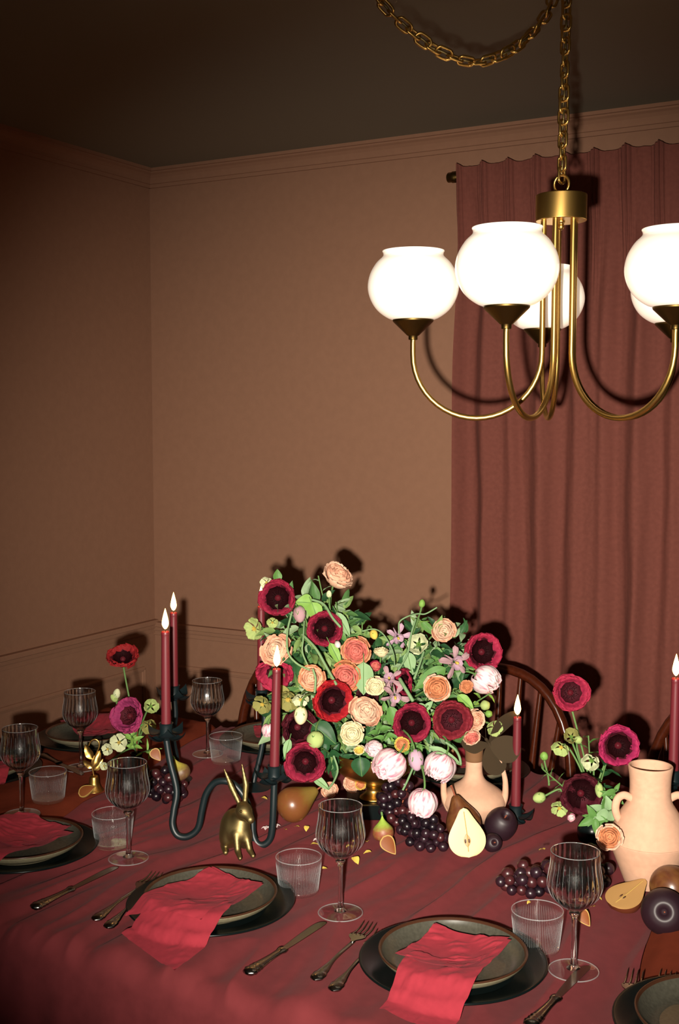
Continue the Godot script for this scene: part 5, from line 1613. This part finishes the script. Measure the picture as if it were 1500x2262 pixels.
	rose("large peach rose in the bouquet's middle above the cream rose", Vector3(-1.0532, 0.9937, -1.9914), 0.0323, Vector3(0.6162, 0.6178, 0.4884), "petal_peach", "petal_pale", B)
	rose("cream rose in the bouquet's lower middle with a yellow heart", Vector3(-1.0543, 0.9633, -1.9421), 0.0240, Vector3(0.4864, 0.0293, 0.8732), "petal_cream", "petal_cream", B, 0.95)
	rose("small cream rose pressed against the mauve columbine", Vector3(-1.0558, 1.0352, -2.0397), 0.0196, Vector3(0.3957, -0.1173, 0.9109), "petal_cream", "petal_cream", B)
	rose("pale peach bloom right of the ruffled ranunculus", Vector3(-0.8823, 0.9687, -2.1303), 0.0213, Vector3(0.7751, -0.0190, 0.6316), "petal_pale", "petal_peach", B)
	rose("peach and pink bloom below the ruffled ranunculus by the butterfly", Vector3(-0.8864, 0.9350, -2.1249), 0.0178, Vector3(0.5979, -0.3692, 0.7115), "petal_pale", "petal_coral", B)
	rose("small cream carnation-like flower seen from the side near the bouquet's top dip", Vector3(-1.0842, 1.0859, -2.1203), 0.0156, Vector3(0.1071, 0.9905, 0.0866), "petal_cream", "petal_cream", B)
	rose("small yellow-cream flower hanging under the cream rose", Vector3(-1.0418, 0.9325, -1.9463), 0.0112, Vector3(0.5271, -0.3735, 0.7633), "petal_cream", "petal_yellow", B)
	rose("yellow-orange flower on top of the big pink tulip", Vector3(-0.9666, 0.9447, -1.9778), 0.0145, Vector3(0.4167, 0.5166, 0.7480), "petal_yellow", "petal_orange", B)
	rose("small orange bud-like rose under the mauve columbine at the right side", Vector3(-0.9072, 1.0289, -2.1448), 0.0135, Vector3(0.5732, 0.3586, 0.7368), "petal_apricot", "petal_orange", B)
	rose("tiny raspberry pink flower left of the cream carnation-like one", Vector3(-1.0890, 1.0596, -2.1038), 0.0110, Vector3(0.5630, 0.1771, 0.8073), "petal_magenta_red", "petal_coral", B)
	rose("peach flower resting against the brass bowl's foot", Vector3(-1.1199, 0.8231, -2.0651), 0.0192, Vector3(0.3455, 0.4793, 0.8068), "petal_pale", "petal_peach", Vector3.ZERO)
	rose("flattened peach flower lying behind the rim of the central wine glass", Vector3(-1.1408, 0.8219, -2.0074), 0.0162, Vector3(0.3611, 0.4022, 0.8413), "petal_peach", "petal_pale", Vector3.ZERO)
	rose("small orange-yellow flower beside the brass bowl's stem", Vector3(-1.0970, 0.8265, -2.0552), 0.0109, Vector3(0.5511, 0.2718, 0.7889), "petal_yellow", "petal_orange", Vector3.ZERO)
	rose("apricot rose head leaning on the two-handled terracotta vase", Vector3(-0.5489, 0.8589, -1.9156), 0.0220, Vector3(0.3748, 0.3171, 0.8712), "petal_pale", "petal_orange", Vector3.ZERO)
	# --- tulips
	tulip("full pink-streaked white tulip at the bottom of the bouquet above the grapes", Vector3(-0.9714, 0.9167, -1.9381), 0.0337, Vector3(-0.3541, -0.6180, 0.7019), B, 0.6)
	tulip("pink-streaked white tulip left of the terracotta jug", Vector3(-0.8943, 0.9104, -1.9920), 0.0305, Vector3(-0.2595, -0.7651, 0.5893), B, 0.5)
	tulip("white tulip with a pink base drooping onto the grapes", Vector3(-0.8949, 0.8623, -1.9184), 0.0297, Vector3(-0.0337, -0.9696, 0.2422), Vector3(-0.9865, 0.8830, -2.0530), 0.5)
	tulip("small closed pale pink tulip beside the cream rose", Vector3(-1.0126, 0.9370, -1.9515), 0.0171, Vector3(-0.0585, 0.2724, 0.9604), B, 0.4)
	tulip("open white and pink tulip seen from the side below the far right ranunculus", Vector3(-0.8861, 1.0375, -2.1918), 0.0309, Vector3(0.9424, -0.3199, 0.0979), B, 0.4)
	tulip("small pink tulip at the bouquet's left edge behind the front candle", Vector3(-1.2835, 0.9256, -2.0062), 0.0157, Vector3(0.1828, -0.9268, 0.3282), B, 0.6)
	bud("tulip_bud", "grey-mauve closed bud hanging between the two big pink tulips", Vector3(-0.9339, 0.9214, -1.9709), 0.0144, Vector3(0.2805, -0.9156, 0.2881), "petal_lilac", B, 1.4)
	bud("fritillary", "mauve checkered bell hanging beside the highest ranunculus", Vector3(-1.2267, 1.1637, -2.0366), 0.0128, Vector3(0.2691, -0.9221, 0.2779), "petal_mauve", Vector3(-1.2264, 1.0781, -2.0864), 1.35)
	# --- columbines
	columbine("mauve columbine, upper of the pair beside the small cream rose", Vector3(-1.0322, 1.0485, -2.0540), 0.0249, Vector3(0.3535, 0.4418, 0.8245), "petal_mauve", B)
	columbine("mauve columbine, lower of the pair beside the small cream rose", Vector3(-1.0129, 1.0212, -2.0394), 0.0265, Vector3(0.5356, -0.3355, 0.7749), "petal_mauve", B)
	columbine("mauve columbine with long pointed petals left of the far right ranunculus", Vector3(-0.9335, 1.0760, -2.1460), 0.0306, Vector3(0.8011, -0.0187, 0.5983), "petal_mauve", B)
	columbine("greyish white columbine in the dip at the bouquet's top", Vector3(-1.0609, 1.1153, -2.1475), 0.0259, Vector3(0.6245, -0.2502, 0.7399), "petal_lilac", B)
	# --- hellebores and buds
	hellebore("pale green hellebore with a dark centre crossing the rear candle", Vector3(-1.3709, 1.1132, -2.0894), 0.0240, Vector3(-0.0301, -0.0176, 0.9994), "sepal_green", B, 0.1)
	hellebore("whitish hellebore behind the flame of the rear candle", Vector3(-1.3412, 1.2138, -2.0921), 0.0143, Vector3(0.2170, -0.1131, 0.9696), "sepal_white", B, 0.2)
	hellebore("white-green hellebore hooded over the cream bud left of the scarlet ranunculus", Vector3(-1.1677, 1.0157, -1.9411), 0.0167, Vector3(0.4358, -0.4450, 0.7823), "sepal_white", B, 0.2)
	hellebore("olive green hellebore peeping out left of the front candle", Vector3(-1.2853, 0.9820, -1.9874), 0.0202, Vector3(0.1309, -0.1098, 0.9853), "sepal_olive", B, 0.2)
	hellebore("olive green hellebore right behind the front candle", Vector3(-1.2305, 0.9967, -1.9963), 0.0245, Vector3(0.3715, -0.3735, 0.8500), "sepal_olive", B, 0.3)
	hellebore("plump white-green hellebore below the thin tendrils on the right", Vector3(-1.0181, 1.1006, -2.1585), 0.0267, Vector3(0.2424, 0.3096, 0.9195), "sepal_white", B, 0.65)
	hellebore("yellow-green hellebore hanging at the right next to the butterfly's upper wing", Vector3(-0.8592, 0.9458, -2.1755), 0.0180, Vector3(0.6985, -0.2025, 0.6864), "sepal_green", B, 0.2)
	hellebore("small green-yellow hellebore near the mauve bell", Vector3(-1.3059, 1.1369, -2.0589), 0.0122, Vector3(0.4832, -0.1179, 0.8675), "sepal_green", B, 0.2)
	bud("hellebore_bud", "round pale green bud above the lowest left ranunculus", Vector3(-1.1146, 0.9505, -1.9074), 0.0163, Vector3(0.3401, -0.7151, 0.6106), "sepal_green", B, 1.0)
	bud("rose_bud", "cream bud hanging over the deep red ranunculus", Vector3(-1.1411, 0.9967, -1.8968), 0.0129, Vector3(0.2414, -0.8683, 0.4334), "petal_cream", B, 1.35)
	bud("flower_bud", "tiny pale bud on a thin stem below the topmost rose", Vector3(-1.1910, 1.2003, -2.0942), 0.0056, Vector3(0.1025, 0.9776, 0.1840), "sepal_white", B, 1.4)
	bud("flower_bud", "green bud standing at the very tip of the thin tendrils", Vector3(-1.0199, 1.1825, -2.1764), 0.0065, Vector3(0.0964, 0.9949, -0.0304), "leaf_bright", Vector3(-1.0516, 1.0948, -2.1967), 1.3)
	bud("flower_bud", "green bud low at the bouquet's right edge, above the yellow-green hellebore", Vector3(-0.8766, 0.9898, -2.1698), 0.0099, Vector3(0.6956, 0.2620, 0.6689), "sepal_green", B, 1.1)
	bud("flower_bud", "small green bud at the bouquet's right edge below another", Vector3(-0.8697, 0.9727, -2.1721), 0.0072, Vector3(0.7749, 0.0735, 0.6279), "leaf_bright", B, 1.1)
	bud("flower_bud", "yellow bud arching over the frilled peach-pink rose", Vector3(-1.1030, 1.1190, -2.1244), 0.0083, Vector3(0.5237, -0.7570, 0.3909), "petal_yellow", B, 1.3)
	bud("flower_bud", "pale pink bud between the crimson ranunculus and the frilled rose", Vector3(-1.1378, 1.1101, -2.0353), 0.0063, Vector3(0.6164, -0.2918, 0.7314), "petal_white", B, 1.6)
	# --- leaves
	broad_leaf("upright pointed green leaf right above the highest ranunculus", Vector3(-1.2957, 1.2226, -2.0609), Vector3(0.0052, 0.9956, -0.0934), Vector3(0.7161, -0.0196, 0.6977), 0.026, 0.75, "leaf_green", 0.1)
	broad_leaf("heart-shaped bright green leaf right of the highest ranunculus", Vector3(-1.2152, 1.1834, -2.0677), Vector3(-0.6757, 0.1294, 0.7257), Vector3(0.5511, 0.2718, 0.7889), 0.034, 1.0, "leaf_bright", 0.2)
	broad_leaf("bright green leaf hanging below the arching stem at upper left", Vector3(-1.2119, 1.1868, -2.0584), Vector3(0.4436, -0.8937, 0.0670), Vector3(0.6402, 0.1745, 0.7482), 0.046, 0.7, "leaf_bright", 0.2)
	broad_leaf("long grey-green leaf curving down right of the crimson ranunculus", Vector3(-1.1669, 1.1666, -2.0816), Vector3(0.5226, -0.8469, -0.0983), Vector3(0.6402, 0.1745, 0.7482), 0.058, 0.36, "leaf_grey", 0.15)
	broad_leaf("second grey-green leaf tucked under the long curving one", Vector3(-1.1774, 1.1438, -2.0852), Vector3(0.6193, -0.7686, -0.1605), Vector3(0.6098, 0.3558, 0.7082), 0.052, 0.32, "leaf_green", 0.2)
	broad_leaf("flat squarish sage leaf between the coral rose and the small cream rose", Vector3(-1.0916, 1.0760, -2.0579), Vector3(0.0627, -0.9917, 0.1125), Vector3(0.4384, 0.1287, 0.8895), 0.066, 0.62, "leaf_grey", 0.02)
	broad_leaf("bright green leaf lying right of the frilled peach-pink rose stem", Vector3(-1.1570, 1.1118, -2.0362), Vector3(0.5123, -0.8583, -0.0304), Vector3(0.6402, 0.1745, 0.7482), 0.050, 0.40, "leaf_bright", 0.1)
	broad_leaf("sage leaf next to the green-white hellebore on the right", Vector3(-1.0333, 1.0879, -2.1374), Vector3(0.2662, -0.9622, 0.0568), Vector3(0.4789, 0.1779, 0.8597), 0.045, 0.6, "leaf_grey", 0.1)
	broad_leaf("broad green leaf under the mauve columbine on the right", Vector3(-0.9560, 1.0601, -2.1550), Vector3(-0.6224, -0.4796, 0.6185), Vector3(0.4928, 0.5145, 0.7017), 0.075, 0.42, "leaf_green", 0.2)
	broad_leaf("dark green leaf right of the round peach rose's stem", Vector3(-0.9899, 1.0950, -2.1852), Vector3(0.2235, -0.9712, 0.0825), Vector3(0.5630, 0.1771, 0.8073), 0.045, 0.45, "leaf_green", 0.1)
	broad_leaf("dark green leaf left of the round peach rose", Vector3(-1.0243, 1.1449, -2.1820), Vector3(0.6905, -0.6934, -0.2062), Vector3(0.2811, 0.3558, 0.8913), 0.042, 0.4, "leaf_green", 0.1)
	broad_leaf("dark green leaf in the gap below the scarlet ranunculus", Vector3(-1.1409, 0.9701, -1.9404), Vector3(0.8364, -0.5402, -0.0928), Vector3(0.4361, 0.4437, 0.7829), 0.060, 0.7, "leaf_dark", 0.2)
	broad_leaf("dark green ivy-like leaf over the brass bowl's rim", Vector3(-1.0629, 0.9045, -1.9894), Vector3(0.2691, -0.9221, 0.2779), Vector3(0.4536, 0.3622, 0.8143), 0.038, 1.0, "leaf_dark", 0.2)
	broad_leaf("dark green leaf at the bouquet's lower left above the brown pear", Vector3(-1.1420, 0.8669, -1.9419), Vector3(0.8356, -0.5227, -0.1692), Vector3(0.3962, 0.5807, 0.7112), 0.042, 0.4, "leaf_grey", 0.2)
	broad_leaf("olive green leaf hanging behind the front candle at mid height", Vector3(-1.2693, 1.0177, -2.0225), Vector3(0.4006, -0.9160, -0.0216), Vector3(0.5511, 0.2718, 0.7889), 0.060, 0.55, "sepal_olive", 0.1)
	broad_leaf("sage leaf left of the lowest left ranunculus", Vector3(-1.1677, 0.9476, -1.9005), Vector3(-0.1350, -0.9511, 0.2779), Vector3(0.3900, 0.1771, 0.9036), 0.040, 0.4, "leaf_grey", 0.1)
	broad_leaf("green leaf right of the cream-edged orange rose", Vector3(-0.9184, 1.0151, -2.1259), Vector3(0.7944, -0.5986, -0.1032), Vector3(0.5150, 0.4418, 0.7346), 0.045, 0.5, "leaf_bright", 0.2)
	broad_leaf("green leaf between the two crimson ranunculus above the tulips", Vector3(-1.0124, 1.0050, -2.0152), Vector3(0.4443, -0.8908, 0.0952), Vector3(0.5150, 0.4418, 0.7346), 0.05, 0.5, "leaf_green", 0.2)
	broad_leaf("green tulip leaf bending over the tulip beside the jug", Vector3(-0.9239, 0.9404, -2.0012), Vector3(0.8872, -0.3052, -0.3461), Vector3(0.3823, 0.6188, 0.6863), 0.075, 0.22, "leaf_grey", 0.45)
	# --- bare stems looping through the bouquet
	var loops := [
		["long pale stem arching from the upper left down to the apricot rose", [Vector3(-1.2301, 1.1715, -2.0124), Vector3(-1.2262, 1.1362, -1.9884), Vector3(-1.2134, 1.0997, -1.9692), Vector3(-1.1978, 1.0774, -1.9759), Vector3(-1.1696, 1.0662, -1.9791)], 0.0028],
		["long pale stem slanting past the coral rose to the scarlet ranunculus", [Vector3(-1.2050, 1.1281, -2.0109), Vector3(-1.1661, 1.1068, -1.9962), Vector3(-1.1354, 1.0727, -1.9873), Vector3(-1.1082, 1.0446, -1.9769)], 0.0036],
		["yellow-green stem dropping from the mauve bell", [Vector3(-1.2131, 1.1517, -2.0316), Vector3(-1.1981, 1.1227, -2.0028), Vector3(-1.1936, 1.0977, -1.9916), Vector3(-1.1781, 1.0730, -1.9865)], 0.0024],
		["pale stem arching high over the long grey-green leaf", [Vector3(-1.2104, 1.1914, -2.0596), Vector3(-1.1850, 1.1838, -2.0616), Vector3(-1.1583, 1.1597, -2.0513), Vector3(-1.1393, 1.1434, -2.0490)], 0.0034],
		["short pale stem crossing the apricot rose", [Vector3(-1.1492, 1.0743, -1.9567), Vector3(-1.1414, 1.0562, -1.9537), Vector3(-1.1419, 1.0300, -1.9510)], 0.003],
		["curled tendril in front of the greyish columbine on the right", [Vector3(-1.0491, 1.1244, -2.1319), Vector3(-1.0500, 1.1473, -2.1335), Vector3(-1.0360, 1.1591, -2.1423), Vector3(-1.0229, 1.1630, -2.1615), Vector3(-1.0084, 1.1630, -2.1695), Vector3(-0.9888, 1.1758, -2.1816)], 0.0020],
		["long thin stem falling from the tendrils beside the plump hellebore", [Vector3(-1.0172, 1.1553, -2.1410), Vector3(-1.0167, 1.1209, -2.1152), Vector3(-1.0159, 1.0913, -2.1015), Vector3(-1.0217, 1.0641, -2.0728)], 0.0026],
		["thin arched stem over the cream carnation-like flower", [Vector3(-1.1149, 1.1299, -2.0957), Vector3(-1.0927, 1.1336, -2.1085), Vector3(-1.0701, 1.1217, -2.1085), Vector3(-1.0501, 1.0918, -2.1054), Vector3(-1.0371, 1.0688, -2.0876)], 0.0018],
		["thick pale stem below the plump hellebore", [Vector3(-1.0003, 1.0899, -2.1445), Vector3(-0.9988, 1.0667, -2.1202), Vector3(-1.0022, 1.0419, -2.1046)], 0.0032],
		["pale green stem reaching from the mauve columbine to the leaves on its right", [Vector3(-1.0056, 1.0529, -2.0463), Vector3(-0.9871, 1.0398, -2.0325), Vector3(-0.9689, 1.0178, -2.0291)], 0.0046],
		["curled pale stem hanging at the lower left above the bowl", [Vector3(-1.0882, 0.9177, -1.9306), Vector3(-1.0804, 0.8919, -1.9326), Vector3(-1.0904, 0.8673, -1.9362), Vector3(-1.1038, 0.8495, -1.9387)], 0.0026],
		["twisted pale stem beside the tulip left of the jug", [Vector3(-0.8943, 0.9489, -2.0184), Vector3(-0.8750, 0.9389, -2.0168), Vector3(-0.8631, 0.9273, -2.0109), Vector3(-0.8604, 0.9138, -2.0112)], 0.0032],
		["pair of pale stems dropping to the drooping tulip", [Vector3(-0.9365, 0.9121, -1.9686), Vector3(-0.9380, 0.8887, -1.9427), Vector3(-0.9404, 0.8751, -1.9287)], 0.0026],
	]
	for l in loops:
		var t := thing("tendril", l[0], "stem", l[1][0], Basis(), "bare stems in the bouquet")
		var pts := smooth3(l[1], 6)
		for k in pts.size():
			pts[k] -= l[1][0]
		part("strand", MB.new().rod(pts, l[2] * 0.78, 8).mesh(), M.stem_pale, t)
	# --- sprigs
	var sp := [
		["feathery green sprig under the topmost rose", B, Vector3(-1.1830, 1.1822, -2.1085), 16, 0.030, 0.22, "leaf_bright"],
		["narrow green sprig beside the topmost rose on its left", B, Vector3(-1.2218, 1.2347, -2.1031), 12, 0.026, 0.24, "leaf_grey"],
		["dark needle-leaved sprig below the highest ranunculus", B, Vector3(-1.2959, 1.1125, -2.0393), 18, 0.034, 0.14, "leaf_dark"],
		["pointed green sprig in the bouquet's top dip", B, Vector3(-1.1296, 1.1421, -2.1231), 14, 0.026, 0.18, "leaf_green"],
		["thin-leaved sprig at the top right tendrils", B, Vector3(-1.0244, 1.1530, -2.1712), 10, 0.028, 0.16, "leaf_bright"],
		["grey-green sprig between the crimson ranunculus and the orange-ringed rose", B, Vector3(-0.9475, 1.0050, -2.0513), 14, 0.026, 0.45, "leaf_grey"],
		["curly green sprig below the mauve columbines", B, Vector3(-1.0138, 0.9987, -2.0024), 16, 0.024, 0.5, "leaf_green"],
		["leafy sprig at the bouquet's right edge with round leaves", B, Vector3(-0.8710, 1.0126, -2.1865), 12, 0.024, 0.55, "leaf_bright"],
		["dark leafy sprig below the deep red ranunculus", B, Vector3(-1.1053, 0.9306, -1.9222), 12, 0.030, 0.5, "leaf_dark"],
		["green leafy sprig below the cream-edged orange rose", B, Vector3(-0.9317, 0.9987, -2.0481), 12, 0.024, 0.5, "leaf_bright"],
		["green sprig behind the two big pink tulips", B, Vector3(-0.9479, 0.9407, -2.0223), 12, 0.028, 0.4, "leaf_green"],
		["light green sprig beside the drooping tulip", B, Vector3(-1.0010, 0.9607, -1.9831), 10, 0.026, 0.45, "leaf_green"],
		["long dark sprig under the mauve bell", B, Vector3(-1.2352, 1.1043, -2.0379), 16, 0.036, 0.16, "leaf_green"],
	]
	for k in sp.size():
		sprig(sp[k][0], sp[k][1], sp[k][2], sp[k][3], sp[k][4], sp[k][5], sp[k][6], 200 + k)
	# --- the right bud vase
	var R := BUD_RIGHT
	var vz := thing("bud_vase", "small dark bud vase almost hidden under the right group of ranunculus", "vase", Vector3(R.x, TOP, R.z))
	part("body", MB.new().lathe(smooth2(pv([0.0, 0.0, 0.022, 0.0, 0.027, 0.006, 0.028, 0.024, 0.020, 0.040, 0.013, 0.050, 0.015, 0.058, 0.012, 0.058, 0.010, 0.048, 0.0, 0.02]), 4), 32).mesh(), M.charger_glaze, vz)
	var RM := Vector3(R.x, TOP + 0.056, R.z)
	ranunculus("tall red-pink ranunculus on its own stem in front of the right chair", Vector3(-0.7103, 1.0288, -2.1971), 0.0342, Vector3(0.4943, 0.1973, 0.8466), "petal_magenta_red", "petal_burgundy", RM, 0.68)
	ranunculus("vivid magenta ranunculus with a dark eye left of the terracotta vase's neck", Vector3(-0.6088, 0.9421, -2.1769), 0.0376, Vector3(0.5025, 0.0791, 0.8610), "petal_magenta", "throat", RM, 0.66)
	ranunculus("near-black burgundy ranunculus lowest in the right bud vase", Vector3(-0.6524, 0.8676, -2.0884), 0.0368, Vector3(0.4689, 0.0293, 0.8828), "petal_maroon", "throat", RM, 0.86)
	hellebore("drooping pale green hellebore at the left of the right bud vase group", Vector3(-0.7161, 0.9293, -2.1619), 0.0191, Vector3(0.0552, -0.3424, 0.9380), "sepal_green", RM, 0.45)
	hellebore("upright pale hellebore below the tall red-pink ranunculus", Vector3(-0.7032, 0.9457, -2.1820), 0.0184, Vector3(0.2428, 0.5724, 0.7832), "sepal_olive", RM, 0.6)
	hellebore("cupped white and green hellebore between the tall and the magenta ranunculus", Vector3(-0.6525, 0.9148, -2.1500), 0.0214, Vector3(0.0883, -0.0636, 0.9941), "sepal_white", RM, 0.7)
	hellebore("bright white-green hellebore left of the near-black ranunculus", Vector3(-0.6896, 0.8385, -2.0765), 0.0168, Vector3(0.2974, -0.2918, 0.9091), "sepal_green", RM, 0.2)
	bud("flower_bud", "round green bud on a bent stem at the far left of the right group", Vector3(-0.7443, 0.9120, -2.1446), 0.0078, Vector3(0.0246, 0.9654, 0.2597), "leaf_bright", Vector3(-0.7274, 0.8618, -2.1265), 1.1)
	bud("flower_bud", "yellow-green bud pointing left above the bright white-green hellebore", Vector3(-0.7365, 0.8449, -2.0969), 0.0103, Vector3(-0.7224, -0.1946, 0.6635), "sepal_green", Vector3(-0.7003, 0.8569, -2.1181), 1.2)
	bud("flower_bud", "pale oval bud right of the near-black ranunculus", Vector3(-0.6206, 0.8774, -2.0955), 0.0075, Vector3(0.1899, -0.9207, 0.3410), "sepal_green", RM, 1.8)
	bud("flower_bud", "tiny pale bud just above the near-black ranunculus", Vector3(-0.6359, 0.8920, -2.1113), 0.0042, Vector3(0.4652, 0.2935, 0.8351), "sepal_green", RM, 1.1)
	bud("flower_bud", "small round bud under the tall red-pink ranunculus", Vector3(-0.6878, 0.9432, -2.1789), 0.0078, Vector3(0.4809, 0.5921, 0.6466), "sepal_green", RM, 1.1)
	var sr := [
		["feathery green sprig reaching left from the right bud vase", RM, Vector3(-0.7383, 0.8919, -2.1231), 14, 0.020, 0.25, "stem_green"],
		["crinkled grey-green sprig in front of the terracotta vase", RM, Vector3(-0.5878, 0.8541, -2.0657), 12, 0.030, 0.55, "leaf_grey"],
		["green sprig below the near-black ranunculus", RM, Vector3(-0.6165, 0.8360, -2.0596), 12, 0.028, 0.5, "leaf_green"],
		["dark blue-green sprig right of the cupped hellebore", RM, Vector3(-0.6290, 0.9063, -2.1623), 9, 0.036, 0.35, "leaf_dark"],
		["pointed green sprig behind the upright pale hellebore", RM, Vector3(-0.6772, 0.9457, -2.2080), 9, 0.030, 0.3, "leaf_green"],
		["grey-green sprig beside the handle of the terracotta vase", RM, Vector3(-0.5821, 0.8907, -2.0722), 9, 0.026, 0.4, "leaf_green"],
	]
	for k in sr.size():
		sprig(sr[k][0], sr[k][1], sr[k][2], sr[k][3], sr[k][4], sr[k][5], sr[k][6], 300 + k)
	rose("tiny pink blossom below the near-black ranunculus", Vector3(-0.6637, 0.8276, -2.0670), 0.0075, Vector3(0.5662, -0.1173, 0.8159), "petal_pink", "petal_white", RM)
	# --- the left bud vase
	var Lv := BUD_LEFT
	vz = thing("bud_vase", "small bud vase hidden behind the wine glass by the left plate", "vase", Vector3(Lv.x, TOP, Lv.z))
	part("body", MB.new().lathe(smooth2(pv([0.0, 0.0, 0.022, 0.0, 0.027, 0.006, 0.028, 0.024, 0.020, 0.040, 0.013, 0.050, 0.015, 0.058, 0.012, 0.058, 0.010, 0.048, 0.0, 0.02]), 4), 32).mesh(), M.charger_glaze, vz)
	var LM := Vector3(Lv.x, TOP + 0.056, Lv.z)
	ranunculus("dark red ranunculus standing tallest at the far left, seen edge-on against the wall", Vector3(-1.7027, 1.0246, -2.0573), 0.0345, Vector3(0.2740, 0.8789, 0.3905), "petal_dull_red", "throat", LM, 0.7)
	ranunculus("plum-pink ranunculus tilted left beside the left front candle", Vector3(-1.6481, 0.9091, -2.0084), 0.0377, Vector3(0.0682, 0.3719, 0.9258), "petal_plum", "petal_maroon", LM, 0.62, 0.1)
	hellebore("pale hellebore against the left front candle, upper one", Vector3(-1.6064, 0.9298, -2.0335), 0.0189, Vector3(0.7264, 0.2583, 0.6369), "sepal_green", LM, 0.5)
	hellebore("pale green hellebore against the left front candle, below the other", Vector3(-1.6091, 0.8883, -2.0282), 0.0189, Vector3(0.6316, -0.2069, 0.7472), "sepal_olive", LM, 0.4)
	hellebore("bright white-green hellebore in front of the far left napkin", Vector3(-1.6384, 0.8616, -1.9635), 0.0195, Vector3(0.4826, 0.1288, 0.8663), "sepal_white", LM, 0.15)
	hellebore("small white-green hellebore cluster beside the brass bell's sprig", Vector3(-1.6592, 0.8470, -1.9506), 0.0137, Vector3(0.2136, 0.0758, 0.9740), "sepal_white", LM, 0.2)
	hellebore("small low hellebore beside the rim of the wine glass and bell", Vector3(-1.6646, 0.8110, -1.9443), 0.0098, Vector3(0.3043, 0.0776, 0.9494), "sepal_white", LM, 0.3)
	bud("flower_bud", "pale bud pair left of the tall far left ranunculus stem", Vector3(-1.6982, 0.9483, -2.0299), 0.0081, Vector3(0.3299, 0.9359, 0.1238), "sepal_white", LM, 1.5)
	bud("flower_bud", "small pale bud below another left of the plum-pink ranunculus", Vector3(-1.7031, 0.9382, -2.0263), 0.0071, Vector3(-0.3156, 0.7385, 0.5959), "sepal_green", LM, 1.5)
	var sl := [
		["green sprig below the bright white-green hellebore at the left", LM, Vector3(-1.6285, 0.8709, -1.9928), 8, 0.026, 0.4, "leaf_bright", "stem_green"],
		["reddish-brown twig rising from the left bud vase", LM, Vector3(-1.6173, 0.8905, -2.0009), 5, 0.020, 0.35, "leaf_green", "stem_brown"],
		["narrow green sprig pointing right over the left grapes", LM, Vector3(-1.5677, 0.8498, -1.9903), 5, 0.026, 0.2, "leaf_bright", "stem_green"],
	]
	for k in sl.size():
		sprig(sl[k][0], sl[k][1], sl[k][2], sl[k][3], sl[k][4], sl[k][5], sl[k][6], 400 + k, Vector3.ZERO, sl[k][7])
